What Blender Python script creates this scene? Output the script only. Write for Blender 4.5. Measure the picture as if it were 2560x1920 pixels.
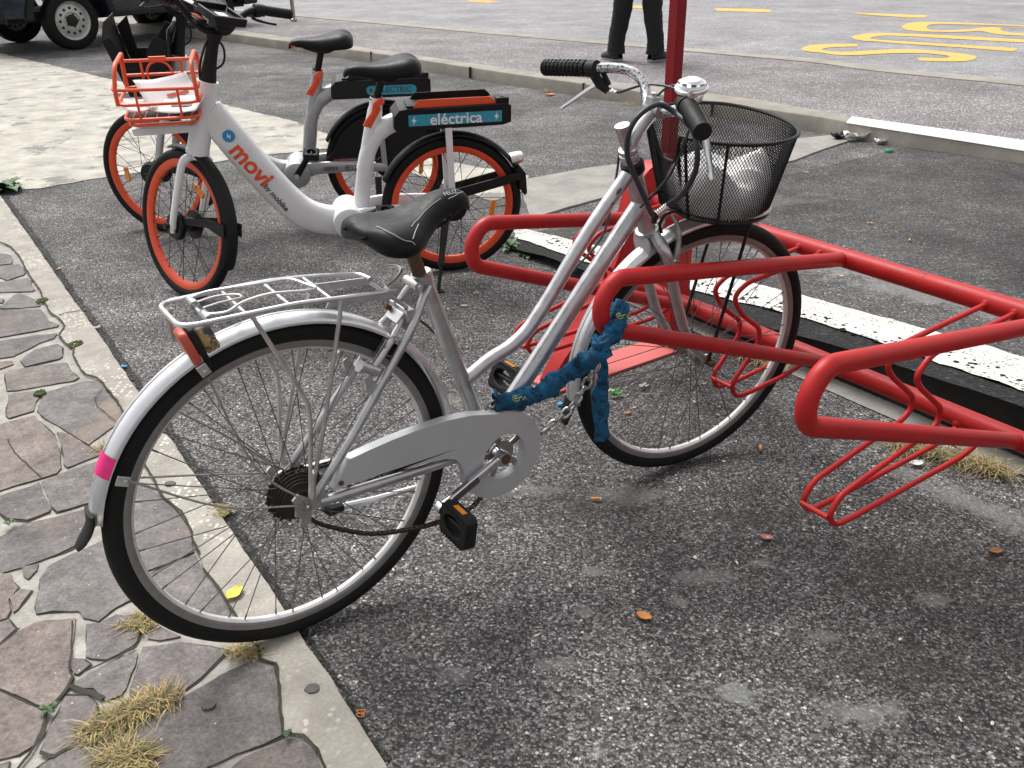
import bpy, bmesh, math, random
from mathutils import Vector, Matrix, noise, geometry
random.seed(7)
for o in list(bpy.data.objects): bpy.data.objects.remove(o)
scene = bpy.context.scene
COL = scene.collection
PI = math.pi
def V(*a): return Vector(a)

# ------------------------------------------------------------------ camera, sky, sun, exposure
F, CAMH, PITCH, ROLL = 2251.71369, 1.30978308, 0.466423159, -0.0151355313
_c, _s = math.cos(PITCH), math.sin(PITCH)
FW = V(0, _c, -_s); RT0 = V(1, 0, 0); UP0 = V(0, _s, _c)
RT = RT0*math.cos(ROLL) + UP0*math.sin(ROLL)
UPV = -RT0*math.sin(ROLL) + UP0*math.cos(ROLL)
EYE = V(0, 0, CAMH)
cam = bpy.data.cameras.new('camera')
cam.sensor_fit = 'HORIZONTAL'; cam.sensor_width = 36; cam.lens = 36*F/2560
cam.clip_start = 0.05; cam.clip_end = 500
camo = bpy.data.objects.new('camera', cam); COL.objects.link(camo)
m = Matrix.Identity(4)
for i in range(3):
    m[i][0] = RT[i]; m[i][1] = UPV[i]; m[i][2] = -FW[i]; m[i][3] = EYE[i]
camo.matrix_world = m
scene.camera = camo

SUN_EL, SUN_AZ = math.radians(58), math.radians(-35)     # azimuth measured from +y (view direction) towards +x
world = bpy.data.worlds.new('World'); scene.world = world; world.use_nodes = True
nt = world.node_tree; nt.nodes.clear()
sky = nt.nodes.new('ShaderNodeTexSky'); sky.sky_type = 'NISHITA'; sky.sun_disc = False
sky.sun_elevation = SUN_EL; sky.sun_rotation = SUN_AZ
sky.air_density = 1.0; sky.dust_density = 5.0; sky.ozone_density = 1.0
hs = nt.nodes.new('ShaderNodeHueSaturation'); hs.inputs['Saturation'].default_value = 0.08
bg = nt.nodes.new('ShaderNodeBackground'); bg.inputs['Strength'].default_value = 0.15
wo = nt.nodes.new('ShaderNodeOutputWorld')
nt.links.new(sky.outputs[0], hs.inputs['Color']); nt.links.new(hs.outputs[0], bg.inputs['Color']); nt.links.new(bg.outputs[0], wo.inputs['Surface'])
sl = bpy.data.lights.new('sun', 'SUN'); sl.energy = 1.2; sl.angle = math.radians(24); sl.color = (1, .975, .94)
so = bpy.data.objects.new('sun', sl); COL.objects.link(so)
sd = V(math.sin(SUN_AZ)*math.cos(SUN_EL), math.cos(SUN_AZ)*math.cos(SUN_EL), math.sin(SUN_EL))
so.rotation_euler = sd.to_track_quat('Z', 'Y').to_euler(); so.location = sd*30
vs = scene.view_settings
scene.cycles.use_denoising = True
vs.view_transform = 'Standard'; vs.look = 'None'; vs.exposure = 0.62; vs.gamma = 1

# ------------------------------------------------------------------ projecting the survey points onto real planes
def ray(px, py): return FW*F + RT*(px-1280) - UPV*(py-960)
def gnd(px, py, z=0.0):
    d = ray(px, py); t = (z-EYE.z)/d.z
    return EYE + d*t
class Frame:                                       # local (u forward, w right, v up) frame standing on the ground
    def __init__(s, az, lean, x, y, z=0):
        s.O = V(x, y, z); s.a = V(math.cos(az), math.sin(az), 0); sd_ = V(math.sin(az), -math.cos(az), 0)
        s.up = V(0,0,1)*math.cos(lean) + sd_*math.sin(lean); s.n = sd_*math.cos(lean) - V(0,0,1)*math.sin(lean)
    def matrix(s):
        M = Matrix.Identity(4)
        for i in range(3):
            M[i][0] = s.a[i]; M[i][1] = -s.n[i]; M[i][2] = s.up[i]; M[i][3] = s.O[i]
        return M
    def at(s, px, py, w=0.0):                      # point of the plane w = const seen at a pixel
        d = ray(px, py); t = ((s.O-EYE).dot(s.n) + w)/d.dot(s.n); q = EYE + d*t - s.O
        return (q.dot(s.a), w, q.dot(s.up))
def zz(x0, y0, sc): return lambda x, y: (x0+x/sc, y0+y/sc)

# ------------------------------------------------------------------ mesh building
class MB:
    def __init__(s): s.v = []; s.f = []; s.xf = None
    def add(s, vs, fs):
        b = len(s.v)
        for p in vs:
            p = Vector(p)
            if s.xf: p = s.xf(p)
            s.v.append(p)
        s.f += [tuple(b+i for i in f) for f in fs]
    def tube(s, pts, r, n=10, closed=False, caps=True, sec=None):
        pts = [Vector(p) for p in pts]; N = len(pts)
        R = list(r) if isinstance(r, (list, tuple)) else [r]*N
        T = []
        for i in range(N):
            if closed: d = pts[(i+1) % N]-pts[i-1]
            else: d = pts[min(i+1, N-1)]-pts[max(i-1, 0)]
            T.append(d.normalized() if d.length > 1e-9 else V(0,0,1))
        ref = V(0,0,1) if abs(T[0].z) < .9 else V(1,0,0)
        if sec: ref = sec[1]
        x = (ref - T[0]*ref.dot(T[0])).normalized()
        vs = []
        sx, sy, ex = (sec[0] if sec else (1, 1, 2))
        for i in range(N):
            x = (x - T[i]*x.dot(T[i])).normalized(); y = T[i].cross(x)
            for k in range(n):
                a = 2*PI*k/n; ca, sa = math.cos(a), math.sin(a)
                if ex != 2:
                    ca = math.copysign(abs(ca)**(2/ex), ca); sa = math.copysign(abs(sa)**(2/ex), sa)
                vs.append(pts[i] + x*(ca*R[i]*sx) + y*(sa*R[i]*sy))
        fs = []
        for i in range(N if closed else N-1):
            j = (i+1) % N
            for k in range(n):
                k2 = (k+1) % n
                fs.append((i*n+k, i*n+k2, j*n+k2, j*n+k))
        if caps and not closed:
            fs.append(tuple(range(n-1, -1, -1))); fs.append(tuple((N-1)*n+k for k in range(n)))
        s.add(vs, fs)
    def box(s, c, h, ax=None):
        c = Vector(c); ax = ax or (V(1,0,0), V(0,1,0), V(0,0,1))
        vs = [c + ax[0]*(h[0]*i) + ax[1]*(h[1]*j) + ax[2]*(h[2]*k) for i in (-1,1) for j in (-1,1) for k in (-1,1)]
        s.add(vs, [(0,1,3,2),(4,6,7,5),(0,4,5,1),(2,3,7,6),(0,2,6,4),(1,5,7,3)])
    def lathe(s, c, axis, prof, n=24, a0=0, a1=2*PI, xref=None):
        c = Vector(c); ax = Vector(axis).normalized(); ref = xref or (V(0,0,1) if abs(ax.z) < .9 else V(1,0,0))
        x = (ref-ax*ref.dot(ax)).normalized(); y = ax.cross(x); full = abs(a1-a0-2*PI) < 1e-6
        m_ = n if full else n+1; vs = []
        for i in range(m_):
            a = a0+(a1-a0)*i/n
            for r, h in prof: vs.append(c + ax*h + (x*math.cos(a)+y*math.sin(a))*r)
        P = len(prof); fs = []
        for i in range(n):
            j = (i+1) % m_
            for k in range(P-1): fs.append((i*P+k, j*P+k, j*P+k+1, i*P+k+1))
        s.add(vs, fs)
    def ring(s, c, axis, prof, n=72):               # closed profile swept round an axis
        s.lathe(c, axis, list(prof)+[prof[0]], n)
    def prism(s, poly, to3, d0, d1, hole=None):     # polygon (2-D) extruded between depths d0 and d1
        loops = [poly]+([hole] if hole else [])
        tess = geometry.tessellate_polygon([[V(p[0], p[1], 0) for p in l] for l in loops])
        flat = [p for l in loops for p in l]; n = len(flat)
        vs = [to3(p[0], p[1], d0) for p in flat]+[to3(p[0], p[1], d1) for p in flat]
        fs = [tuple(t) for t in tess]+[tuple(n+i for i in reversed(t)) for t in tess]
        b = 0
        for l in loops:
            k = len(l)
            for i in range(k): j = (i+1) % k; fs.append((b+i, b+j, n+b+j, n+b+i))
            b += k
        s.add(vs, fs)
    def sphere(s, c, r, n=12, sq=(1,1,1)):
        c = Vector(c); vs = [c+V(0,0,r*sq[2])]; fs = []; m_ = n//2
        for i in range(1, m_):
            t = PI*i/m_
            for k in range(n):
                a = 2*PI*k/n; vs.append(c+V(r*sq[0]*math.sin(t)*math.cos(a), r*sq[1]*math.sin(t)*math.sin(a), r*sq[2]*math.cos(t)))
        vs.append(c-V(0,0,r*sq[2])); L = len(vs)-1
        for k in range(n): fs.append((0, 1+k, 1+(k+1) % n)); fs.append((L, 1+(m_-2)*n+(k+1) % n, 1+(m_-2)*n+k))
        for i in range(m_-2):
            for k in range(n): fs.append((1+i*n+k, 1+(i+1)*n+k, 1+(i+1)*n+(k+1) % n, 1+i*n+(k+1) % n))
        s.add(vs, fs)
    def grid(s, rows, close=False):                 # rows of points of equal length
        P = len(rows[0]); vs = [p for r_ in rows for p in r_]; fs = []
        for i in range(len(rows)-1):
            for k in range(P if close else P-1):
                k2 = (k+1) % P; fs.append((i*P+k, i*P+k2, (i+1)*P+k2, (i+1)*P+k))
        s.add(vs, fs)
    def build(s, name, mat, parent=None, bevel=0, smooth=True, sub=0, ang=38, solid=0):
        me = bpy.data.meshes.new(name); me.from_pydata([tuple(p) for p in s.v], [], s.f); me.validate(); me.update()
        bm = bmesh.new(); bm.from_mesh(me); bmesh.ops.recalc_face_normals(bm, faces=bm.faces); bm.to_mesh(me); bm.free()
        if smooth:
            me.polygons.foreach_set('use_smooth', [True]*len(me.polygons))
            try: me.set_sharp_from_angle(angle=math.radians(ang))
            except Exception: pass
        me.materials.append(mat)
        o = bpy.data.objects.new(name, me); COL.objects.link(o)
        if parent: o.parent = parent
        if solid:
            md = o.modifiers.new('solid', 'SOLIDIFY'); md.thickness = solid; md.offset = 0
        if bevel:
            md = o.modifiers.new('bevel', 'BEVEL'); md.width = bevel; md.segments = 2; md.limit_method = 'ANGLE'; md.angle_limit = math.radians(40)
        if sub:
            md = o.modifiers.new('sub', 'SUBSURF'); md.levels = sub; md.render_levels = sub
        return o
def tag(o, label=None, cat=None, group=None, kind=None):
    if label: o['label'] = label
    if cat: o['category'] = cat
    if group: o['group'] = group
    if kind: o['kind'] = kind
    return o
def thing(name, label, cat, loc=(0,0,0), group=None, mat=None):
    o = bpy.data.objects.new(name, None); COL.objects.link(o); o.empty_display_size = .1
    if mat is not None: o.matrix_world = mat
    else: o.location = loc
    return tag(o, label, cat, group)
def cr(pts, n=6, closed=False):                     # Catmull-Rom through points
    P = [Vector(p) for p in pts]; N = len(P); out = []
    for i in range(N if closed else N-1):
        p0 = P[i-1] if (i > 0 or closed) else P[0]*2-P[1]
        p1 = P[i]; p2 = P[(i+1) % N]
        p3 = P[(i+2) % N] if (i+2 < N or closed) else P[-1]*2-P[-2]
        for k in range(n):
            t = k/n
            out.append(.5*((2*p1)+(p2-p0)*t+(2*p0-5*p1+4*p2-p3)*t*t+(3*p1-p0-3*p2+p3)*t**3))
    if not closed: out.append(P[-1])
    return out
def fil(pts, r, n=6, closed=False):                 # polyline with rounded corners
    P = [Vector(p) for p in pts]; N = len(P); out = []
    for i in range(N):
        if not closed and i in (0, N-1): out.append(P[i]); continue
        a, b, c = P[i-1], P[i], P[(i+1) % N]
        rr = min(r, (a-b).length*.48, (c-b).length*.48)
        s_ = b+(a-b).normalized()*rr; e = b+(c-b).normalized()*rr
        for k in range(n+1):
            t = k/n; out.append(s_*(1-t)**2+b*2*t*(1-t)+e*t*t)
    return out

# ------------------------------------------------------------------ materials
def newmat(name):
    mt = bpy.data.materials.new(name); mt.use_nodes = True; n = mt.node_tree
    return mt, n, n.nodes['Principled BSDF']
def node(n, t, **kw):
    x = n.nodes.new(t)
    for k, v in kw.items():
        if k in x.inputs.keys(): x.inputs[k].default_value = v
        else: setattr(x, k, v)
    return x
def ramp(n, src, stops, interp='LINEAR'):
    r = n.nodes.new('ShaderNodeValToRGB'); r.color_ramp.interpolation = interp
    e = r.color_ramp.elements; e.remove(e[1])
    for i, (p, c) in enumerate(stops):
        q = e[0] if i == 0 else e.new(p)
        q.position = p; q.color = (c, c, c, 1) if isinstance(c, (int, float)) else (*c, 1)
    n.links.new(src, r.inputs[0]); return r.outputs[0]
def mix(n, fac, a, b, mode='MIX'):
    x = n.nodes.new('ShaderNodeMix'); x.data_type = 'RGBA'; x.blend_type = mode
    for sock, v in ((x.inputs[0], fac), (x.inputs[6], a), (x.inputs[7], b)):
        if isinstance(v, (int, float)): sock.default_value = v
        elif isinstance(v, tuple): sock.default_value = (*v, 1)
        else: n.links.new(v, sock)
    return x.outputs[2]
def coords(n, kind='Object'):
    return n.nodes.new('ShaderNodeTexCoord').outputs[kind]
def geopos(n): return n.nodes.new('ShaderNodeNewGeometry').outputs['Position']
def tex(n, co, scale, detail=4, rough=.6, kind='ShaderNodeTexNoise'):
    t = n.nodes.new(kind); t.inputs['Scale'].default_value = scale
    if 'Voronoi' in kind: t.voronoi_dimensions = '2D'
    elif 'Detail' in t.inputs.keys(): t.inputs['Detail'].default_value = detail; t.inputs['Roughness'].default_value = rough
    n.links.new(co, t.inputs['Vector']); return t
def bump(n, bs, h, strength, dist=.01):
    b = n.nodes.new('ShaderNodeBump'); b.inputs['Strength'].default_value = strength; b.inputs['Distance'].default_value = dist
    n.links.new(h, b.inputs['Height']); n.links.new(b.outputs[0], bs.inputs['Normal'])
def plain(name, col, rough=.5, metal=0, var=.15, scale=30, bmp=0, spots=None, coat=0, spec=.5):
    """paint, plastic or metal with a little unevenness; spots = (colour, threshold, scale) for chips and dirt"""
    mt, n, b = newmat(name); co = coords(n)
    t = tex(n, co, scale, 5)
    c = mix(n, ramp(n, t.outputs[0], [(.3, 0), (.7, 1)]), tuple(x*(1-var) for x in col), tuple(min(1, x*(1+var)) for x in col))
    if spots:
        t2 = tex(n, co, spots[2], 6, .7)
        k = ramp(n, t2.outputs[0], [(spots[1], 0), (min(1, spots[1]+.03), 1)])
        c = mix(n, k, c, spots[0])
    n.links.new(c, b.inputs['Base Color'])
    b.inputs['Metallic'].default_value = metal; b.inputs['Coat Weight'].default_value = coat; b.inputs['Specular IOR Level'].default_value = spec
    r = ramp(n, t.outputs[0], [(.3, max(0, rough-.07)), (.7, min(1, rough+.1))]); n.links.new(r, b.inputs['Roughness'])
    if bmp: bump(n, b, t.outputs[0], bmp, .002)
    return mt
def flat(name, col, rough=.6):
    mt, n, b = newmat(name); b.inputs['Base Color'].default_value = (*col, 1); b.inputs['Roughness'].default_value = rough
    return mt
def asphalt(name, dark, light, cell=170, patch=None, patchcol=None, rough=.85, speck=.5, tint=(1,1,1), blobs=(), bst=.6, amp=1):
    mt, n, b = newmat(name); p = geopos(n)
    warp = tex(n, p, 90, 2); pv = mix(n, .004, p, warp.outputs['Color'], 'ADD')
    v = tex(n, pv, cell, kind='ShaderNodeTexVoronoi')
    sep = n.nodes.new('ShaderNodeSeparateColor'); n.links.new(v.outputs['Color'], sep.inputs[0])
    g = ramp(n, sep.outputs[0], [(0, dark*.5), (.28, dark*1.1), (.55, (dark+light)*.36), (.80, light*.72), (.94, light*1.05), (1, light*1.7)])
    edge = ramp(n, v.outputs['Distance'], [(.15, 1.12), (.7, .5)])
    g = mix(n, 1, g, edge, 'MULTIPLY')
    hue = mix(n, sep.outputs[1], (1.06*tint[0], .98*tint[1], .98*tint[2]), (.96*tint[0], 1.0*tint[1], 1.03*tint[2]))
    g = mix(n, 1, g, hue, 'MULTIPLY')
    v2 = tex(n, p, cell*.28, kind='ShaderNodeTexVoronoi')       # scattered larger chips
    s2 = n.nodes.new('ShaderNodeSeparateColor'); n.links.new(v2.outputs['Color'], s2.inputs[0])
    k = mix(n, 1, ramp(n, s2.outputs[0], [(.955, 0), (.965, 1)], 'LINEAR'), ramp(n, v2.outputs['Distance'], [(.16, 1), (.22, 0)]), 'MULTIPLY')
    g = mix(n, k, g, (light*2.0, light*1.95, light*1.85))
    big = tex(n, p, 1.1, 5, .62); big2 = tex(n, p, 5.0, 6, .65)
    m1 = ramp(n, big.outputs[0], [(.34, 1-.45*amp), (.5, 1.0), (.64, 1+.45*amp)])
    m2 = ramp(n, big2.outputs[0], [(.3, 1-.30*amp), (.52, 1.0), (.7, 1+.30*amp)])
    g = mix(n, 1, g, m1, 'MULTIPLY'); g = mix(n, 1, g, m2, 'MULTIPLY')
    if patch:                                                     # pale dried spills
        t = tex(n, p, patch[0], 5, .6); kk = ramp(n, t.outputs[0], [(patch[1], 0), (patch[1]+.05, patch[2])])
        g = mix(n, kk, g, patchcol)
    if blobs:                                                     # pale dried spills, cement smears and darker patches, each with its place and ragged outline
        tn = tex(n, p, 9, 6, .7); tn2 = tex(n, p, 60, 3, .7); wob = mix(n, .35, tn.outputs[0], tn2.outputs[0])
        for (cx, cy, rx, ry, rot, st, colr) in blobs:
            mp = n.nodes.new('ShaderNodeMapping'); mp.vector_type = 'TEXTURE'; mp.inputs['Location'].default_value = (cx, cy, 0); mp.inputs['Rotation'].default_value = (0, 0, rot); mp.inputs['Scale'].default_value = (rx, ry, 1000)
            n.links.new(p, mp.inputs['Vector']); ln = n.nodes.new('ShaderNodeVectorMath'); ln.operation = 'LENGTH'; n.links.new(mp.outputs[0], ln.inputs[0])
            ma = n.nodes.new('ShaderNodeMath'); ma.operation = 'MULTIPLY_ADD'; n.links.new(wob, ma.inputs[0]); ma.inputs[1].default_value = 4.4; n.links.new(ln.outputs['Value'], ma.inputs[2])
            sb = n.nodes.new('ShaderNodeMath'); sb.operation = 'SUBTRACT'; n.links.new(ma.outputs[0], sb.inputs[0]); sb.inputs[1].default_value = 2.15
            g = mix(n, ramp(n, sb.outputs[0], [(.45, st*.75), (1.0, 0)]), g, colr)
    n.links.new(g, b.inputs['Base Color']); b.inputs['Roughness'].default_value = rough; b.inputs['Specular IOR Level'].default_value = .3
    bump(n, b, v.outputs['Distance'], bst, .004)
    return mt
def concrete(name, col, dirt, scale=9, pebb=0, rough=.85, worn=None):
    mt, n, b = newmat(name); p = geopos(n)
    t = tex(n, p, scale, 8, .68); c = mix(n, ramp(n, t.outputs[0], [(.32, 0), (.68, 1)]), dirt, col)
    t2 = tex(n, p, 140, 3); c = mix(n, 1, c, ramp(n, t2.outputs[0], [(.25, .82), (.75, 1.14)]), 'MULTIPLY')
    h = t2.outputs[0]
    if pebb:
        v = tex(n, p, 70, kind='ShaderNodeTexVoronoi'); s_ = n.nodes.new('ShaderNodeSeparateColor'); n.links.new(v.outputs['Color'], s_.inputs[0])
        rg = tex(n, p, 3.2, 2); thr = ramp(n, rg.outputs[0], [(.45, 0), (.62, 1)])
        k = mix(n, 1, ramp(n, s_.outputs[0], [(1-pebb, 0), (1-pebb+.01, 1)]), ramp(n, v.outputs['Distance'], [(.3, 1), (.38, 0)]), 'MULTIPLY')
        k = mix(n, 1, k, thr, 'MULTIPLY')
        c = mix(n, k, c, (.62, .58, .5))
    if worn:
        t3 = tex(n, p, worn[0], 8, .7); k = ramp(n, t3.outputs[0], [(worn[1], 0), (worn[1]+.04, 1)])
        c = mix(n, k, c, worn[2])
    n.links.new(c, b.inputs['Base Color']); b.inputs['Roughness'].default_value = rough; b.inputs['Specular IOR Level'].default_value = .3
    bump(n, b, h, .35, .003)
    return mt
def worn_paint(name, col, under, scale, thr, soft=.05, fine=90):
    mt, n, b = newmat(name); p = geopos(n)
    t = tex(n, p, scale, 8, .75); t2 = tex(n, p, fine, 4, .7)
    a_ = mix(n, .68, t.outputs[0], t2.outputs[0])
    k = ramp(n, a_, [(thr, 0), (thr+soft, 1)])
    u = mix(n, ramp(n, t2.outputs[0], [(.35, 0), (.65, 1)]), tuple(x*.6 for x in under), tuple(x*1.4 for x in under))
    cc = mix(n, ramp(n, t2.outputs[0], [(.3, 0), (.7, 1)]), tuple(x*.82 for x in col), col)
    c = mix(n, k, u, cc); n.links.new(c, b.inputs['Base Color']); b.inputs['Roughness'].default_value = .8
    bump(n, b, t2.outputs[0], .4, .004)
    return mt

# ------------------------------------------------------------------ the setting
M = {}
def blob(px, py, rx, ry, st, colr, rot=0.0): p = gnd(px, py, 0); return (p.x, p.y, rx, ry, rot, st, colr)
PALE, DUST, DARK = (.24, .245, .235), (.27, .262, .245), (.035, .032, .03)
SMEARS_AND_PATCHES = [blob(1835, 1735, .042, .032, .85, PALE), blob(2150, 1785, .085, .040, .75, PALE), blob(1580, 1240, .13, .055, .6, PALE), blob(1300, 1225, .13, .04, .5, DUST), blob(2440, 1265, .25, .07, .7, DUST, -.9), blob(1905, 1410, .035, .025, .7, PALE), blob(1482, 1428, .025, .018, .7, PALE),
    blob(1460, 1532, .025, .02, .7, PALE), blob(2065, 1590, .045, .022, .6, PALE), blob(1790, 1440, .10, .035, .5, PALE), blob(1130, 1680, .05, .03, .5, PALE), blob(1690, 1505, .03, .02, .6, PALE), blob(1390, 1660, .06, .02, .55, PALE), blob(1500, 1880, .03, .02, .6, PALE), blob(2330, 1500, .05, .03, .5, PALE), blob(1120, 1000, .09, .05, .45, DUST),
    blob(1430, 1260, .22, .10, .45, DARK), blob(2250, 1420, .22, .10, .5, DARK, .5), blob(1230, 1610, .16, .06, .45, DARK), blob(2200, 1640, .14, .10, .45, DARK), blob(1000, 1760, .10, .12, .4, DARK), blob(1850, 1290, .20, .05, .55, DARK)]  # this row: darker patches mixed into the asphalt colour
LOTDUST = [(1.55, 3.05, .50, .17, math.radians(-46), .65, (.25, .245, .235)), (1.18, 3.55, .35, .13, math.radians(-50), .6, (.24, .235, .225)), (2.1, 2.75, .6, .16, math.radians(-40), .6, (.24, .235, .225)), (1.25, 4.6, .5, .2, .3, .35, (.2, .195, .185))]
M['asphalt'] = asphalt('old asphalt', .056, .262, 205, tint=(1.02, .99, .962), bst=.6, blobs=SMEARS_AND_PATCHES)
M['lot'] = asphalt('parking asphalt', .045, .135, 160, tint=(1.02, .99, .962), bst=.5, blobs=LOTDUST)
M['walk'] = asphalt('reddish footway asphalt', .17, .37, 110, tint=(1.05, .98, .98), bst=.3, amp=.5)
M['road'] = asphalt('pale road asphalt', .24, .46, 140, tint=(1.0, .995, 1.0), bst=.2, amp=.4)
M['kerb'] = concrete('kerb concrete', (.40, .372, .325), (.25, .23, .20), 10, .30)
M['farkerb'] = concrete('far kerb stone', (.36, .335, .29), (.22, .20, .17), 3)
M['slab'] = concrete('worn pale concrete', (.52, .49, .425), (.27, .25, .22), 4.5, 0, worn=(3.2, .565, (.20, .19, .175)))
M['gutter'] = concrete('gutter concrete', (.34, .325, .295), (.20, .19, .175), 4, 0)
M['mortar'] = concrete('pale mortar', (.43, .41, .37), (.22, .205, .18), 14)
M['crack'] = concrete('dark soil in cracks', (.055, .048, .035), (.03, .027, .02), 20)
M['darkface'] = concrete('black stained kerb face', (.035, .034, .033), (.018, .018, .018), 9)
M['whiteline'] = worn_paint('white bay line', (.74, .72, .66), (.05, .046, .042), 12, .42, .05, 130)
M['whitekerb'] = plain('white kerb paint', (.72, .71, .68), .7, var=.08)
M['yellow'] = worn_paint('yellow road paint', (.72, .42, .09), (.3, .25, .17), 5, .36, .08)
def stone_mat():
    mt, n, b = newmat('porphyry flagstone'); p = geopos(n)
    oi = n.nodes.new('ShaderNodeAttribute'); oi.attribute_name = 'tone'; sp = n.nodes.new('ShaderNodeSeparateColor'); n.links.new(oi.outputs['Color'], sp.inputs[0])
    t = tex(n, p, 9, 10, .74); t2 = tex(n, p, 150, 5, .75)
    base = mix(n, sp.outputs[0], (.158, .146, .142), (.225, .180, .156))
    base = mix(n, ramp(n, t.outputs[0], [(.3, 0), (.7, 1)]), mix(n, 1, base, (.60, .60, .62), 'MULTIPLY'), mix(n, 1, base, (1.38, 1.38, 1.35), 'MULTIPLY'))
    base = mix(n, 1, base, ramp(n, t2.outputs[0], [(.3, .62), (.7, 1.36)]), 'MULTIPLY')
    t3 = tex(n, p, 38, 8, .8); base = mix(n, 1, base, ramp(n, t3.outputs[0], [(.34, .66), (.52, 1.0), (.68, 1.34)]), 'MULTIPLY')
    rs = tex(n, p, 3.5, 4, .6); base = mix(n, ramp(n, rs.outputs[0], [(.55, 0), (.75, .55)]), base, (.33, .245, .17))
    base = mix(n, sp.outputs[1], base, mix(n, 1, base, (.8, .8, .84), 'MULTIPLY'))
    v = tex(n, p, 45, kind='ShaderNodeTexVoronoi'); s_ = n.nodes.new('ShaderNodeSeparateColor'); n.links.new(v.outputs['Color'], s_.inputs[0])
    k = mix(n, 1, ramp(n, s_.outputs[0], [(.95, 0), (.96, 1)]), ramp(n, v.outputs['Distance'], [(.06, 1), (.1, 0)]), 'MULTIPLY')
    base = mix(n, k, base, (.5, .47, .43))
    n.links.new(base, b.inputs['Base Color']); b.inputs['Roughness'].default_value = .75; b.inputs['Specular IOR Level'].default_value = .3
    bump(n, b, t2.outputs[0], .35, .003)
    return mt
M['stone'] = stone_mat()

def sheet(name, poly, z, mat, kind='structure', sub=None, jit=0, skirt=0, seed=1, jscale=6):
    """flat polygon lying at height z (z a number or a function of the point), edges optionally roughened"""
    pts = []
    n_ = len(poly)
    for i in range(n_):
        a, b = Vector(poly[i]).to_2d(), Vector(poly[(i+1) % n_]).to_2d()
        k = max(1, int((b-a).length/sub)) if sub else 1
        for j in range(k):
            p = a.lerp(b, j/k)
            if jit and sub:
                nz = noise.noise_vector(V(p.x*jscale, p.y*jscale, seed))+noise.noise_vector(V(p.x*jscale*4, p.y*jscale*4, seed+5))*.4
                p = p + V(nz.x, nz.y)*jit
            pts.append((p.x, p.y))
    zf = z if callable(z) else (lambda x, y: z)
    mb = MB()
    if skirt: mb.prism(pts, lambda x, y, d: V(x, y, zf(x, y)-d), 0, skirt)
    else:
        t = geometry.tessellate_polygon([[V(x, y, 0) for x, y in pts]])
        mb.add([V(x, y, zf(x, y)) for x, y in pts], [tuple(q) for q in t])
    o = mb.build(name, mat, smooth=False)
    if kind: o['kind'] = kind
    return o
def gp(pts, z=0.0): return [tuple(gnd(x, y, z)[:2]) for x, y in pts]

mb = MB(); mb.add([V(-150,-40,0), V(150,-40,0), V(150,260,0), V(-150,260,0)], [(0,1,2,3)])
tag(mb.build('ground', M['asphalt']), kind='structure')

# crazy paving and its kerb strip
R1 = zz(0, 600, 2.38); R2 = zz(0, 950, 1.904); R3 = zz(0, 1420, 1.904); R4 = zz(450, 1420, 1.904)
kerb_right = [(-60, 400), (0, 489), (84, 607), (169, 730), (250, 842), (344, 977), (470, 1165), (608, 1374), (712, 1526), (768, 1617), (825, 1695), (877, 1777), (955, 1899), (1080, 2100), (1200, 2300)]
kerb_left = [(-200, 560), (-60, 580), R1(0,10), R1(60,35), R1(95,70), R1(120,100), R1(150,170), R1(190,230), R1(240,300), R1(262,370), R1(300,430), R1(350,460), R1(385,510), R1(350,565), R1(385,610), R1(440,640), R1(435,680), R1(480,770), R1(520,800), R1(570,812), R1(610,850), R1(690,950),
    R2(600,170), R2(680,395), R2(715,440), R2(770,550), R2(860,620), R2(900,690), R2(920,760), R2(950,830), R4(110,0), R4(190,100), R4(280,250), R4(300,300), R4(375,380), R4(385,430), R4(455,450), R4(470,560), R4(478,690), R4(490,780), R4(580,795), R4(650,860), R4(690,952), R4(780,1150), R4(880,1400)]
PAVE_Z = .006
pave = gp([(-1200, 520)]+kerb_left+[(400, 2600), (-1800, 2600)], PAVE_Z)
sheet('pavement_mortar', pave, PAVE_Z, M['mortar'])
sheet('kerb_strip', gp(kerb_right+kerb_left[::-1], .012), .014, M['kerb'], sub=.03, jit=.004, skirt=.05, jscale=14)
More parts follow.
